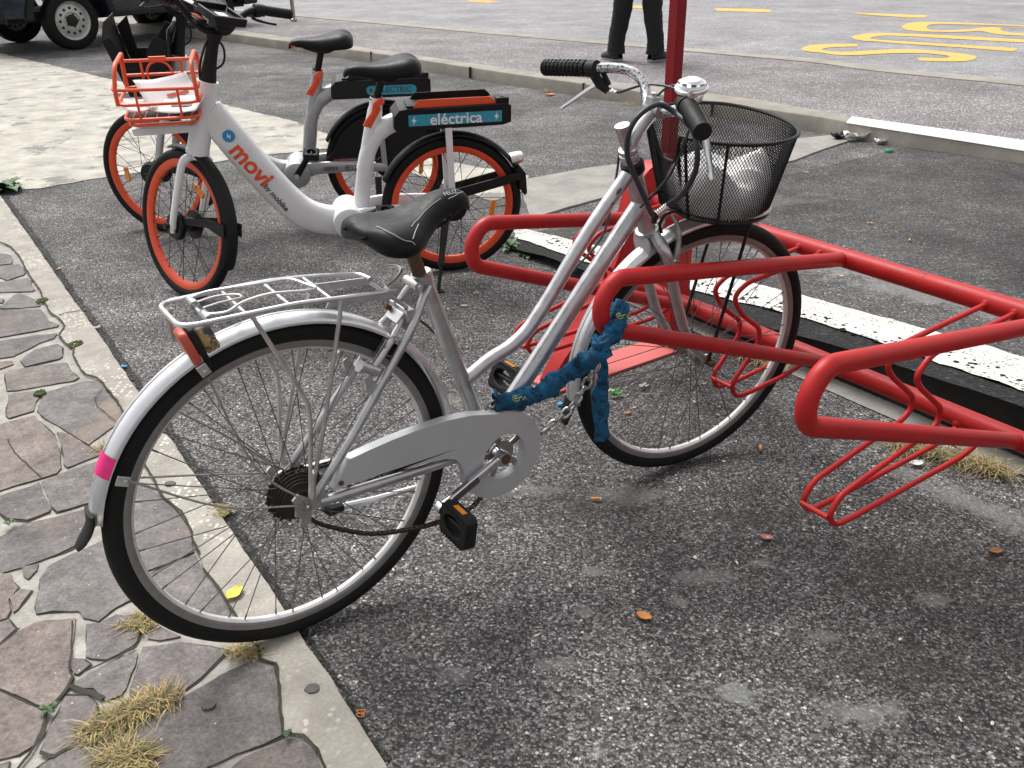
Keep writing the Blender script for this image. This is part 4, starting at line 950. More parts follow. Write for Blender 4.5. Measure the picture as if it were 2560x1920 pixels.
# wire basket
bsk_pts = [(.905,-.075),(.905,.090),(.960,.150),(1.020,.179),(1.090,.178),(1.155,.148),(1.200,.085),(1.219,0),(1.212,-.075),(1.180,-.140),(1.126,-.170),(1.050,-.178),(.975,-.160)]
top_loop = fil([V(p[0], -p[1], 0) for p in bsk_pts], .05, 6, closed=True)
def resample(P, n):
    P = P+[P[0]]; L = [0]
    for i in range(1, len(P)): L.append(L[-1]+(P[i]-P[i-1]).length)
    out = []; j = 0
    for i in range(n):
        t = L[-1]*i/n
        while L[j+1] < t: j += 1
        out.append(P[j].lerp(P[j+1], (t-L[j])/(L[j+1]-L[j]+1e-9)))
    return out
NB = 140; ring_ = resample(top_loop, NB); cen = V(1.06, 0, 0)
BT, BB_ = .922, .735
def bpos(p, t):                                     # t = 0 top, 1 bottom; the basket tapers towards its floor
    k = 1-.26*t; q = cen+(p-cen)*k; q = q+V(.012*t, 0, 0); return V(q.x, q.y, BT+(BB_-BT)*t)
def notch(p):                                       # drop of the rim in the middle of the back panel
    y = -p.y
    return .36*max(0, 1-((y-.008)/.050)**4) if p.x < .93 and abs(y-.008) < .05 else 0
rows_n = 32; mv = {}; b = MB(); b.xf = ST_; vs_ = []; fs_ = []
for r_ in range(rows_n+1):
    for k in range(NB):
        kk = k+(.5 if r_ % 2 else 0); i0 = int(kk) % NB; p = ring_[i0].lerp(ring_[(i0+1) % NB], kk-int(kk))
        nt_ = notch(p); t = nt_+(1-nt_)*r_/rows_n; vs_.append(bpos(p, t))
for r_ in range(0, rows_n-1):
    for k in range(NB):
        if r_ % 2 == 0: a, l, rgt, d = r_*NB+k, (r_+1)*NB+(k-1) % NB, (r_+1)*NB+k, (r_+2)*NB+k
        else: a, l, rgt, d = r_*NB+k, (r_+1)*NB+k, (r_+1)*NB+(k+1) % NB, (r_+2)*NB+k
        fs_.append((a, l, d, rgt))
b.add(vs_, fs_)
basket = b.build('basket', M['black'], bike, smooth=False)
md = basket.modifiers.new('wire', 'WIREFRAME'); md.thickness = .0023; md.use_even_offset = False; md.use_replace = True
b = MB(); b.xf = ST_
b.tube([bpos(p, notch(p)) for p in ring_], .0042, 8, closed=True); b.tube([bpos(p, 1) for p in ring_], .0042, 8, closed=True)
for wv in (-.062, .078): b.tube([bpos(V(.905, -wv, 0), t) for t in (0, .5, 1)], .0035, 7)
b.tube([bpos(V(.960, -.150, 0), t) for t in (0, .5, 1)], .003, 7)
b.build('basket_rim', M['black'], basket)
b = MB(); b.xf = ST_; vs_ = []; fs_ = []                     # basket floor of wire mesh
for i in range(24):
    for k in range(30):
        vs_.append(V(.965+.0098*i*1.0, -.135+.0093*k, BB_+.001))
def inside(p):
    c = False; P = [bpos(q, 1) for q in ring_]
    for i in range(len(P)):
        a, d = P[i], P[i-1]
        if (a.y > p.y) != (d.y > p.y) and p.x < (d.x-a.x)*(p.y-a.y)/(d.y-a.y)+a.x: c = not c
    return c
ins = [inside(p) for p in vs_]
for i in range(23):
    for k in range(29):
        q = (i*30+k, i*30+k+1, (i+1)*30+k+1, (i+1)*30+k)
        if all(ins[j] for j in q): fs_.append(q)
b.add(vs_, fs_); fl = b.build('basket_floor', M['black'], basket, smooth=False)
md = fl.modifiers.new('wire', 'WIREFRAME'); md.thickness = .0022; md.use_even_offset = False
b = MB(); b.xf = ST_
for w in (-1, 1): b.tube(Lp([(1.150,w*.055,.733),(1.120,w*.060,.58),(1.079,w*.062,.355),(1.079,w*.062,.340)]), .0042, 8)
b.tube(fil(Lp([(.975,.03,.735),(.955,.03,.745),(.925,.012,.735),(.915,.012,.705),(.925,.012,.690)]), .015), .004, 7)
b.tube(fil(Lp([(.970,-.02,.75),(.945,-.03,.775),(.915,-.03,.765),(.900,-.03,.735)]), .015), .004, 7)
b.build('basket_supports', M['black'], basket)
# crumpled paper bag lying in the basket
bag = MB(); rows = []
def fold(x, y, s_):                                  # sharp creases of crumpled paper
    return abs(((x*s_*1.3+y*s_*.7+.8*noise.noise(V(x*9, y*9, s_))) % 1)-.5)*2
for i in range(34):
    row = []
    for k in range(34):
        x = .95+.255*i/33; y = -.134+.268*k/33; e = max(abs(i-16.5), abs(k-16.5))/16.5; r_ = math.hypot((x-1.077)/.122, y/.134)
        pk = .070*max(0, 1-math.hypot((x-1.140)/.085, (y+.055)/.085))+.055*max(0, 1-math.hypot((x-1.0)/.06, (y+.060)/.07))+.035*max(0, 1-math.hypot((x-1.06)/.09, (y-.06)/.08))
        z_ = BB_+.008+(.052+pk+.014*fold(x, y, 14)+.010*fold(y, x, 23))*max(0, 1-r_**10)
        if r_ > 1: x = 1.077+(x-1.077)/r_; y = y/r_
        row.append(ST_(V(x, y, z_)))
    rows.append(row)
bag.grid(rows)
bo = bag.build('paper_bag', M['paper'], None, ang=18, solid=.0008); bo.matrix_world = BK.matrix()
tag(bo, 'crumpled white paper bag lying in the black wire basket', 'paper bag')

# ------------------------------------------------------------------ the red bicycle rack (s along the rails, d towards the viewer)
KS = .85                                            # size of the rack
N0 = 2.29*KS; ZO = CAMH*(1-KS)
RM = Matrix.Identity(4)
for i in range(3):
    RM[i][0] = RR_[i]; RM[i][1] = NN_[i]; RM[i][2] = (0,0,1)[i]; RM[i][3] = (NN_*N0)[i]
rack = thing('bicycle_rack', 'long red tubular bicycle rack with hoops and wheel slots beside the stepped edge', 'bicycle rack', mat=RM)
def Rk(s, d, z): return V(s*KS, -d*KS, ZO+z*KS)
S_HOOP = [-2.112, -1.537, -.928, -.319, .29]
b = MB(); b.tube([Rk(-2.42,0,.42), Rk(.75,0,.42)], .0242, 20); b.build('upper_rail', M['red'], rack)
b = MB(); b.tube([Rk(-2.42,0,.075), Rk(.75,0,.075)], .0242, 20); b.tube([Rk(-2.06,0,.075), Rk(-1.975,0,.075)], .0262, 20); b.build('lower_rail', M['red'], rack)
hp = [(0,.418),(.25,.457),(.80,.546),(.925,.566),(.962,.500),(.955,.425),(.86,.402),(.737,.355),(.40,.226),(.0,.076)]
hpath = [(.0,.418),(.84,.552),(.972,.572),(.960,.437),(.0,.074)]
for s_ in S_HOOP:
    b = MB(); b.tube(fil([Rk(s_, d, z) for d, z in [(.0,.418),(.915,.560),(.960,.505),(.952,.440),(.0,.074)]], .085*KS, 10), .0183, 16); b.build('hoop', M['red'], rack, ang=60)
wp = [(0,.42),(.25,.411),(.385,.404),(.432,.360),(.405,.325),(.285,.232),(.278,.195),(.31,.172),(.42,.155),(.655,.116),(.688,.070),(.655,.030),(.58,.026),(.10,.027),(.0,.060)]
wp_short = [(0,.42),(.11,.411),(.345,.397),(.395,.365),(.352,.302),(.262,.235),(.258,.190),(.300,.140),(.362,.080),(.345,.030),(.29,.022),(.10,.034),(.0,.060)]
for hi, sc in enumerate((-2.26, -1.651, -1.050, -.443, .166)):
    pr_ = wp_short if hi % 2 else wp
    for off in (-.0385, .0385):
        b = MB(); b.tube(fil([Rk(sc+off, d, z) for d, z in pr_], .045*KS, 6), .0064, 10); b.lathe(Rk(sc+off, .024, .42), V(0,-1,0), [(.0,.005),(.0102,.004),(.012,-.002)], 12); b.lathe(Rk(sc+off, .022, .064), V(0,-1,0), [(.0,.007),(.0102,.005),(.012,-.004)], 12)
        b.build('wheel_slot', M['red'], rack, ang=70)
    b = MB(); e_ = (.363,.068) if hi % 2 else (.690,.068); b.tube([Rk(sc-.0385,*e_), Rk(sc+.0385,*e_)], .0058, 10); b.build('slot_bar', M['red'], rack)
# end support: an arched leg on a foot plate, standing astride the rails
def Rw_(s, d, z): return V(s, -d, z)
arch_o = [(.385,.010),(.345,.075),(.27,.155),(.19,.265),(.115,.40),(.068,.545),(.035,.620),(-.02,.658),(-.075,.645),(-.13,.60),(-.175,.52),(-.205,.42),(-.215,.010)]
b = MB(); rows = []
path = cr([V(d, z, 0) for d, z in arch_o], 5)
for i, p in enumerate(path):
    t = (path[min(i+1, len(path)-1)]-path[max(i-1, 0)]).normalized(); n_ = V(t.y, -t.x, 0)
    if n_.dot(V(-.03, .2, 0)-p) < 0: n_ = -n_
    q = p+n_*.085
    if i == len(path)-1: q = V(q.x, .010, 0)
    if i == 0: q = V(.275, .010, 0)
    rows.append([Rw_(-2.03, p.x, p.y), Rw_(-2.09, p.x, p.y), Rw_(-2.09, q.x, q.y), Rw_(-2.03, q.x, q.y)])
b.grid(rows, close=True); b.build('end_leg', M['red'], rack, bevel=.008)
b = MB(); b.box(Rw_(-2.055,.135,.005), (.066, .27, .004)); b.box(Rw_(-2.055,.20,.010), (.010,.010,.003)); b.build('foot_plate', M['redfoot'], rack, bevel=.001)
def rkat(px, py, s=None, d=None):
    Oi = RM.inverted(); o = Oi@EYE; dd_ = (Oi@(EYE+ray(px, py)))-o
    t = ((s-o.x)/dd_.x) if s is not None else ((-d-o.y)/dd_.y)
    return RM@(o+dd_*t)
sp = thing('sign_post', 'tall square dark red post rising from the end of the rack behind the basket', 'post', mat=RM)
pb = RM.inverted()@rkat(1669, 420, s=-2.06)
b = MB(); b.box(V(pb.x, pb.y, 1.85), (.0185, .0185, 1.23)); b.build('post_shaft', M['polered'], sp, bevel=.002)
b = MB(); b.box(V(pb.x, pb.y, .645), (.028, .028, .035)); b.build('post_socket', M['polered'], sp, bevel=.003)

# ------------------------------------------------------------------ chain in its blue sleeve, locking frame and hoop
L_ = zz(1300,640,4.424); D_ = zz(1180,700,2.989)
def bw(px, py, w): return BK.matrix()@bat(px, py, w)
lock = thing('chain_lock', 'steel chain in a torn blue cloth sleeve tying the silver bicycle to the red rack', 'chain lock', loc=(0,0,0))
sl_pts = [bw(*D_(160,925),.045), bw(*D_(230,915),.05), bw(*D_(400,880),.055), bw(*D_(560,810),.06), bw(*D_(720,690),.075), bw(*D_(860,610),.09)]
e1 = rkat(*D_(960,510), s=-1.272); e2 = rkat(*D_(1030,420), s=-1.2792); e3 = rkat(*D_(1110,320), s=-1.2818); e4 = rkat(*D_(1105,235), s=-1.3005); e5 = rkat(*D_(1050,260), s=-1.3302)
P = cr(sl_pts+[e1, e2, e3, e4, e5], 9)
b = MB(); rows = []
for i, p in enumerate(P):
    t = (P[min(i+1, len(P)-1)]-P[max(i-1, 0)]).normalized(); x = (V(0,0,1)-t*t.z).normalized(); y = t.cross(x); row = []
    for k in range(20):
        a = 2*PI*k/20; nz = noise.noise(V(i*.23, math.cos(a)*1.1, math.sin(a)*1.1)); n2 = noise.noise(V(i*.7, math.cos(a)*2.5+9, math.sin(a)*2.5))
        n3 = noise.noise(V(i*1.7, math.cos(a)*5+4, math.sin(a)*5)); rr = .0175*(1+.42*nz+.34*n2+.22*n3)*(1+.14*math.sin(i*.5)); row.append(p+x*(rr*math.cos(a)*1.25)+y*(rr*math.sin(a)*.75))
    rows.append(row)
b.grid(rows, close=True)
for i in range(2, len(rows)-2):                     # frayed threads
    for k in range(3):
        q = random.choice(rows[i]); d = (q-P[i]).normalized(); d = (d+V(random.uniform(-.6,.6), random.uniform(-.6,.6), random.uniform(-.6,.6))).normalized(); b.tube([q-d*.002, q+d*random.uniform(.003, .008)], [.0012, .0004], 4)
slv = b.build('cloth_sleeve', M['cloth'], lock, ang=75)
# torn flap hanging down in front of the tyre
fl_top = bw(*D_(985,560),.085)
rows = []; b = MB()
fp = [D_(985,540), D_(985,640), D_(975,740), D_(968,830), D_(970,930), D_(975,1040), D_(978,1150), D_(975,1195)]; fwid = [30, 32, 42, 75, 72, 66, 62, 55]
Pq = [bw(*q, .090) for q in fp]
ax_u = BK.a
for i in range(29):
    t = i/28*(len(Pq)-1); j = min(int(t), len(Pq)-2); f_ = t-j; p = Pq[j].lerp(Pq[j+1], f_); wd = (fwid[j]*(1-f_)+fwid[j+1]*f_)/2.989/F*2.35
    row = []
    for k in range(11):
        s_ = -1+2*k/10; jag = 1+.10*noise.noise(V(i*.9, s_*3, 5))+(.12*noise.noise(V(i*2.1, s_, 8)) if abs(s_) > .9 else 0)
        row.append(p+ax_u*(s_*wd*jag)+BK.n*(.010*noise.noise(V(i*.25, s_*1.6, 2))+.006*math.cos(s_*2.2))+V(0,0,(.006*noise.noise(V(k*1.9, 3, 1)) if i > 26 else 0)))
    rows.append(row)
b.grid(rows); b.build('torn_flap', M['cloth'], lock, ang=75, solid=.003)
for base, w_ in ((D_(330,885), .076), (D_(1105,268), None)):
    b = MB()                                         # what is left of the printed mark: a broken ring and a few strokes
    def q_(dx, dy): return bw(base[0]+dx, base[1]+dy, w_) if w_ else rkat(base[0]+dx, base[1]+dy, s=-1.262)
    ring2 = [q_(9*math.cos(a), 7*math.sin(a)) for a in [i/14*5.0 for i in range(15)]]
    b.tube(ring2+[q_(-4, 2), q_(3, 0), q_(14, -4), q_(18, 4), q_(22, -5), q_(26, 3)], .0010, 5); b.build('faded_print', M['clothprint'], slv)
def link(b, c, d, n, L=.024, wd=.0085, r=.0032):
    d = d.normalized(); n = (n-d*n.dot(d)).normalized(); P = []
    for i in range(20):
        a = 2*PI*i/20; e = L/2-wd
        P.append(c+d*(math.copysign(e, math.cos(a))*(1 if abs(math.cos(a)) > .02 else 0)+wd*math.cos(a))+n*(wd*math.sin(a)))
    b.tube(P, r, 8, closed=True)
def chainlinks(pts, name='chain_link', pitch=.0205, cap=40):
    Q = cr(pts, 12); t = 0; k = 0; L = [0]
    for i in range(1, len(Q)): L.append(L[-1]+(Q[i]-Q[i-1]).length)
    while t < L[-1] and k < cap:
        j = max(i for i in range(len(L)) if L[i] <= t); j = min(j, len(Q)-2); d = Q[j+1]-Q[j]
        p = Q[j].lerp(Q[j+1], (t-L[j])/max(1e-6, L[j+1]-L[j])); s_ = d.cross(V(0,0,1)).normalized(); u_ = s_.cross(d).normalized()
        b = MB(); link(b, p, d, (s_*.75+u_*.6) if k % 2 else (u_*.75-s_*.6)); b.build(name, M['chrome2'], lock)
        t += pitch; k += 1
M['chrome2'] = plain('zinc plated chain', (.42, .42, .41), .3, .9, .12, 80, spots=((.10, .09, .07), .66, 90))
chainlinks([bw(*D_(955,590),.085), bw(*D_(905,680),.085), bw(*D_(860,770),.082), bw(*D_(800,870),.08), bw(*D_(735,960),.072), bw(*D_(650,1040),.066), bw(*D_(560,1120),.06), bw(*D_(470,1165),.058), bw(*D_(440,1140),.05)])
chainlinks([bw(*D_(150,930),.042), bw(*D_(120,970),.035), bw(*D_(90,1010),.025)], cap=5)

# black cable lock looped over the handlebar
cl = thing('cable_lock', 'thick black cable lock looped over the handlebar with a metal ferrule', 'cable lock')
K_ = zz(1480,380,5.53); Y_ = zz(1560,100,4.424)
def sw_(px, py, w): return BK.matrix()@ST_(sat(px, py, 1, -w))
lp1 = [sw_(*K_(905,865),.075), sw_(*K_(840,870),.075), sw_(*K_(720,620),.07), sw_(*K_(600,350),.068), sw_(*K_(520,160),.066), sw_(*r4(1040,1080),.064), sw_(*r4(1040,930),.064), sw_(*r4(1075,790),.066), sw_(*r4(1150,670),.066), sw_(*r4(1270,570),.062), sw_(*r4(1390,530),.06), sw_(*r4(1500,575),.066), sw_(*r4(1600,650),.085), sw_(*r4(1700,740),.13), sw_(*r4(1780,880),.165), sw_(*r4(1805,1050),.18), sw_(*r4(1790,1230),.175), sw_(*r4(1720,1400),.15), sw_(*r4(1620,1530),.12), sw_(*K_(1080,710),.095), sw_(*K_(1040,745),.088)]
b = MB(); b.tube(cr(lp1, 6), .0058, 12); ch = b.build('hose', M['cablelock'], cl)
fa, fb_ = sw_(*K_(1045,740),.088), sw_(*K_(905,850),.078)
b = MB(); PP = [fa.lerp(fb_, i/16) for i in range(17)]; b.tube(PP, [.0072+.0009*(i % 3 == 1) for i in range(17)], 12); b.build('ferrule', M['chrome'], cl)
b = MB(); b.tube([fb_, fb_+(fb_-fa)*.45], .0068, 10); b.tube([fb_+(fb_-fa)*.25+V(0,0,.004), fb_+(fb_-fa)*.3-V(0,0,.016)], .006, 8); b.build('lock_barrel', M['blackmat'], cl)

# ------------------------------------------------------------------ the two hire bicycles
def ebike(fr, name, label, steer_deg, paint, white):
    root = thing(name, label, 'bicycle', group='hire bicycles standing side by side', mat=fr.matrix())
    sx = Steer((.965,0,.58), (-.081,0,.265), math.radians(steer_deg)); R = .293
    P = paint
    hubu = 1.068 if white else 1.105
    b = MB(); b.tube(Lp([(.888,0,.842),(.905,0,.785),(.967,0,.583)]), [.039,.040,.041], 22); b.tube(Lp([(.965,0,.592),(.969,0,.577)]), .0435, 22)
    dt = cr(Lp([(.905,0,.735),(.868,0,.675),(.82,0,.598),(.75,0,.490),(.675,0,.385),(.605,0,.312),(.525,0,.276),(.43,0,.268)]), 5)
    b.tube(dt, [.050+.004*math.sin(i/12) for i in range(len(dt))], 22, sec=((1.12, .80, 2.7), V(.7,0,.7)))
    st = cr(Lp([(.385,0,.275),(.372,0,.34),(.347,0,.475),(.318,0,.600),(.292,0,.700),(.282,0,.752)]), 4)
    b.tube(st, [.032]*9+[.029]*8+[.0255]*4, 18)
    b.tube(cr(Lp([(.352,0,.470),(.325,0,.555),(.280,0,.620),(.215,0,.655),(.150,0,.662)]), 5), [.032]*10+[.036]*11, 18, sec=((.95, 1, 2.6), V(1,0,0)))
    for w in (-1, 1):
        b.tube(cr(Lp([(.42,w*.045,.285),(.34,w*.060,.305),(.20,w*.066,.310),(.05,w*.066,.300),(.0,w*.066,.295)]), 4), [.030]*4+[.026]*4+[.022]*4+[.018]*4+[.014], 12, sec=((1.15,.5,3), V(0,0,1)))
        b.prism([(-.006,.280),(.020,.280),(.031,.640),(.005,.640)], lambda x, y, d, w=w: I3(x, d, y), w*.058, w*.070)
    frm = b.build('frame', P, root, bevel=.0015, ang=50)
    b = MB(); b.lathe(I3(.430,-.085,.280), V(0,-1,0), [(0,-.004),(.050,-.004),(.062,.004),(.064,.02),(.064,.150),(.062,.166),(.050,.174),(0,.174)], 36); b.build('motor_cover', P, frm)
    # wheels
    wr = wheel(root, 'rear_wheel', 0, R, R, (M['tyre_e'], M['orange_rim'], M['spoke_b'], M['black']), tw=.021, rim_h=.030, rim_w=.015, nspoke=28, hub=(.034,.036), sr=.0013)
    wf = wheel(root, 'front_wheel', hubu, R, R, (M['tyre_e'], M['orange_rim'], M['spoke_b'], M['black']), xf=sx, tw=.021, rim_h=.030, rim_w=.015, nspoke=28, hub=(.036,.036), sr=.0013)
    def reflector(par, cu, ang, xf=None):
        b = MB(); b.xf = xf; d = V(math.cos(ang), 0, math.sin(ang)); t = V(-d.z, 0, d.x); c = I3(cu,0,R)+d*.172
        b.prism([(-.036,-.007),(-.030,-.0105),(.030,-.0105),(.036,-.007),(.036,.007),(.030,.0105),(-.030,.0105),(-.036,.007)], lambda x, y, k: c+t*x+d*y+V(0,1,0)*k, -.006, .006); b.build('spoke_reflector', M['amber'], par, bevel=.002)
    reflector(wr, 0, math.radians(188)); reflector(wf, hubu, math.radians(-8 if not white else 124), sx)
    # mudguards, stays, tail lamp
    rf = fender(root, 'rear_mudguard', 0, R, R+.018, math.radians(25), math.radians(172), .030, M['blackmat'], depth=.014)
    b = MB()
    for w in (-1, 1):
        b.prism([(-.005,.372-.04),(-.20,.395-.02),(-.285,.400),(-.275,.430),(-.20,.415),(-.005,.375)], lambda x, y, d, w=w: I3(x, d, y), w*.034, w*.040)
    b.prism([(-.283,.350),(-.302,.325),(-.312,.335),(-.305,.420),(-.275,.455),(-.268,.445)], lambda x, y, d: I3(x, d, y), -.032, .032)
    b.build('mudguard_brace', M['blackmat'], rf)
    b = MB(); b.tube(cr(Lp([(-.245,0,.478),(-.262,0,.482),(-.285,0,.486),(-.296,0,.487)]), 4), [.026]*4+[.025]*4+[.022]*4+[.012], 16, sec=((.7,1.25,2.6), V(0,0,1))); lm_ = b.build('tail_lamp', M['lens_clear'], root)
    b = MB(); b.tube(Lp([(-.272,0,.470),(-.290,0,.472),(-.2985,0,.474)]), [.021,.019,.010], 16, sec=((.55,1.35,2.6), V(0,0,1))); b.build('red_lens', M['lens_red'], lm_)
    f2 = fender(root, 'front_mudguard', hubu, R, R+.016, math.radians(78), math.radians(206), .030, M['blackmat'], xf=sx, depth=.014)
    b = MB(); b.xf = sx
    for w in (-1, 1):
        b.prism([(hubu-.02,.300),(hubu-.02,.322),(hubu-.20,.345),(hubu-.305,.335),(hubu-.305,.285),(hubu-.20,.312)], lambda x, y, d, w=w: I3(x, d, y), w*.036, w*.041)
    b.build('mudguard_brace', M['blackmat'], f2)
    # fork
    b = MB(); b.xf = sx
    b.tube(Lp([(.966,0,.578),(.972,0,.560)]), .034, 18)
    for w in (-1, 1): b.tube(cr(Lp([(.975,w*.012,.566),(.980,w*.044,.556),(.990,w*.058,.528),(1.015,w*.062,.44),(1.045,w*.064,.345),(hubu-.010,w*.064,.285),(hubu-.006,w*.064,.268)]), 5), [.019]*8+[.0175]*10+[.0155]*8+[.011]*5, 14, sec=((1.05,.8,2.4), V(1,0,0)))
    b.build('fork', P, root)
    b = MB(); b.xf = sx; b.tube(Lp([(hubu,-.08,R),(hubu,.08,R)]), .005, 8)
    for w in (-1, 1): b.tube(Lp([(hubu,w*.060,R),(hubu,w*.086,R)]), .0085, 12); b.tube(Lp([(hubu,w*.074,R),(hubu,w*.094,R)]), .0125, 12)
    b.lathe(I3(hubu,-.046,R), V(0,1,0), [(0,-.012),(.050,-.010),(.055,.0),(.050,.008),(0,.010)], 30); b.build('hub_motor', M['black'], wf)
    # neck, bar, phone holder
    b = MB(); b.tube(cr(Lp([(.889,0,.840),(.876,0,.885),(.858,0,.945),(.846,0,.985),(.838,0,1.008)]), 4), [.031,.030,.0285,.027,.026,.0245,.023,.0225,.022,.0215,.022,.023,.025,.027,.029,.030,.028], 20)
    b.tube(cr(Lp([(.915,-.010,.845),(.905,-.014,.90),(.880,-.014,.96),(.855,-.01,1.0)]), 4), .004, 6); b.tube(cr(Lp([(.865,.0,.875),(.825,.0,.90),(.815,0,.95),(.835,0,.99)]), 4), .004, 6)
    neck = b.build('steering_neck', M['blackmat'], root)
    half_ = [(.832,0,1.010),(.836,.050,1.014),(.848,.095,1.050),(.838,.150,1.092),(.818,.215,1.100),(.800,.300,1.098)]
    b = MB(); b.xf = sx; b.tube(cr(Lp([(u, -w, v) for u, w, v in half_[::-1]]+half_[1:]), 6), .0125, 14); hb = b.build('handlebar', M['blackmat'], root)
    for w in (-1, 1):
        b = MB(); b.xf = sx; b.tube(Lp([(.822,w*.205,1.100),(.799,w*.305,1.098)]), .0178, 16); b.build('grip', M['grip'], hb)
        b = MB(); b.xf = sx; b.tube(Lp([(.832,w*.165,1.096),(.826,w*.185,1.099)]), .024, 14); b.tube(Lp([(.827,w*.187,1.099),(.823,w*.202,1.100)]), .0215, 18); b.box(I3(.848,w*.172,1.088), (.018,.012,.014)); sh_ = b.build('lever_clamp', M['black'], hb, bevel=.002)
        b = MB(); b.xf = sx; b.tube(cr(Lp([(.852,w*.170,1.081),(.872,w*.195,1.070),(.862,w*.235,1.062),(.842,w*.272,1.058)]), 4), [.008]*4+[.007]*4+[.006]*5, 8, sec=((.6,1,2.5), V(0,0,1))); b.build('brake_lever', M['blackmat'], hb)
    xa = (V(.86,0,.50)).normalized(); 
    b = MB(); b.xf = sx; hc = I3(.805,0,1.060); hx, hy = V(.93,0,.36).normalized(), V(0,1,0); hz = hx.cross(hy)
    b.box(hc, (.070,.062,.008), (hx, hy, hz)); b.box(hc+hz*.012-hx*.064, (.008,.062,.010), (hx, hy, hz)); b.box(hc+hz*.012+hx*.066, (.012,.060,.014), (hx, hy, hz))
    for s_ in (-1, 1): b.box(hc+hy*(s_*.060)+hz*.010-hx*.01, (.056,.005,.011), (hx, hy, hz))
    b.box(hc-V(0,0,.022), (.030,.028,.020), (hx, hy, hz)); ph = b.build('phone_holder', M['black'], hb, bevel=.003)
    b = MB(); b.xf = sx; b.box(hc+hz*.0092-hx*.010, (.022,.020,.0006), (hx, hy, hz)); b.build('holder_sticker', M['paper'], ph, smooth=False)
    b = MB(); b.xf = sx; b.box(I3(.832,-.075,1.044), (.032,.020,.008), (hx, hy, hz)); pn = b.build('control_panel', M['black'], hb, bevel=.003)
    b = MB(); b.xf = sx; b.box(I3(.830,-.075,1.0536), (.022,.010,.0006), (hx, hy, hz)); b.build('panel_sticker', M['lens_red'], pn, smooth=False)
    # saddle, post, quick release
    h0 = 0 if white else .02
    b = MB(); b.tube(Lp([(.284,0,.745),(.252,0,.835+h0)]), .0150, 16); b.tube(Lp([(.287,0,.738),(.281,0,.757)]), .024, 18); b.build('seat_post', M['blackmat'], root)
    b = MB(); pl = [(.255,.752),(.275,.756),(.300,.738),(.308,.705),(.335,.672),(.345,.655),(.330,.648),(.318,.668),(.293,.698),(.283,.726),(.262,.730)]
    b.prism(pl, lambda x, y, d: I3(x, d, y), -.036, -.026); b.tube(Lp([(.262,-.024,.742),(.262,-.040,.742)]), .006, 10); b.prism([(.270,.715),(.315,.64),(.330,.65),(.288,.735)], lambda x, y, d: I3(x, d, y), -.029, -.016)
    b.build('seat_lever', M['orange'], root, bevel=.002)
    SE = [(.402,.0,.845,.012,.022),(.392,0,.866,.024,.028),(.365,0,.876,.030,.034),(.325,0,.876,.036,.040),(.285,0,.878,.048,.048),(.245,0,.886,.070,.058),(.205,0,.899,.092,.066),(.165,0,.908,.100,.072),(.135,0,.903,.094,.066),(.115,0,.888,.070,.05),(.108,0,.870,.036,.03)]
    sd_ = saddle(root, 'saddle', SE, M['blacksat'], off=(0,0,h0))
    b = MB(); b.prism([(.34,.838),(.30,.822),(.255,.810),(.22,.812),(.17,.835),(.19,.868),(.33,.862)], lambda x, y, d: I3(x, d, y+h0), -.030, .030); b.build('saddle_shell', M['black'], sd_, bevel=.010)
    b = MB(); b.prism([(.385,.846),(.350,.841),(.350,.846),(.385,.851)], lambda x, y, d: I3(x, d, y+h0), -.0285, .0285); b.build('saddle_stripe', M['orange'] if not white else M['blackmat'], sd_)
    # battery carrier with its plates and labels
    bx = [(.232,.650),(.225,.640),(.19,.638),(-.20,.638),(-.228,.645),(-.235,.660),(-.235,.720),(-.225,.728),(-.17,.726),(.14,.706),(.19,.716),(.215,.712),(.232,.70)]
    b = MB(); b.prism([(.230,.645),(.220,.634),(-.20,.638),(-.232,.648),(-.232,.712),(-.215,.722),(.17,.718),(.205,.714),(.228,.690)], lambda x, y, d: I3(x, d, y), -.070, .070)
    b.box(I3(-.198,-.045,.730), (.026,.018,.012)); b.box(I3(-.198,-.045,.741), (.010,.008,.003)); bat_ = b.build('battery_box', M['black'], root, bevel=.010)
    b = MB(); b.box(I3(.02,.0,.722), (.155,.052,.003)); b.build('carrier_deck', M['black'] if white else M['black'], bat_, bevel=.001)
    def plate(name, w, mat):
        b = MB(); b.prism([(.150,.700),(.150,.726),(.130,.748),(-.150,.748),(-.170,.730),(-.170,.700)], lambda x, y, d: I3(x, d, y), w-.002, w+.002)
        pl_ = b.build(name, mat, bat_, bevel=.001); b = MB()
        for u in (.135, .112, -.130, -.155): b.lathe(I3(u, w-.003, .716), V(0,1,0), [(0,-.003),(.004,-.003),(.0055,.0)], 10)
        b.build('plate_bolts', M['chrome'], pl_)
    plate('side_plate', -.056, M['orange'] if white else M['black']); plate('far_side_plate', .052, M['black'])
    if white:
        b = MB(); b.box(I3(-.010,-.0722,.675), (.183,.0008,.0215)); lab = b.build('label', M['teal'], bat_, smooth=False)
        put_text('label_lettering', lab, M['paper'], 'eléctrica', .060, lambda x, y: I3(-.012-x, -.0738, .674+y), .0011)
        for du in (.152, -.172):
            b = MB(); bz = [(.004,.017),(-.010,-.003),(-.001,-.002),(-.005,-.017),(.010,.003),(.001,.002)]
            b.prism(bz, lambda x, y, d, du=du: I3(du-x, d, .675+y), -.0742, -.0734); b.build('bolt_mark', M['paper'], lab, smooth=False)
    else:
        pill = [(-.115+.021*math.cos(math.radians(a)), .672+.021*math.sin(math.radians(a))) for a in range(270, 90, -15)]+[(.075+.021*math.cos(math.radians(a)), .672+.021*math.sin(math.radians(a))) for a in range(90, -91, -15)]
        b = MB(); b.prism([(-x-.07, y) for x, y in [(p[0], p[1]) for p in pill]], lambda x, y, d: I3(x, d, y), -.0725, -.0715); lab = b.build('label', M['teal'], bat_, smooth=False)
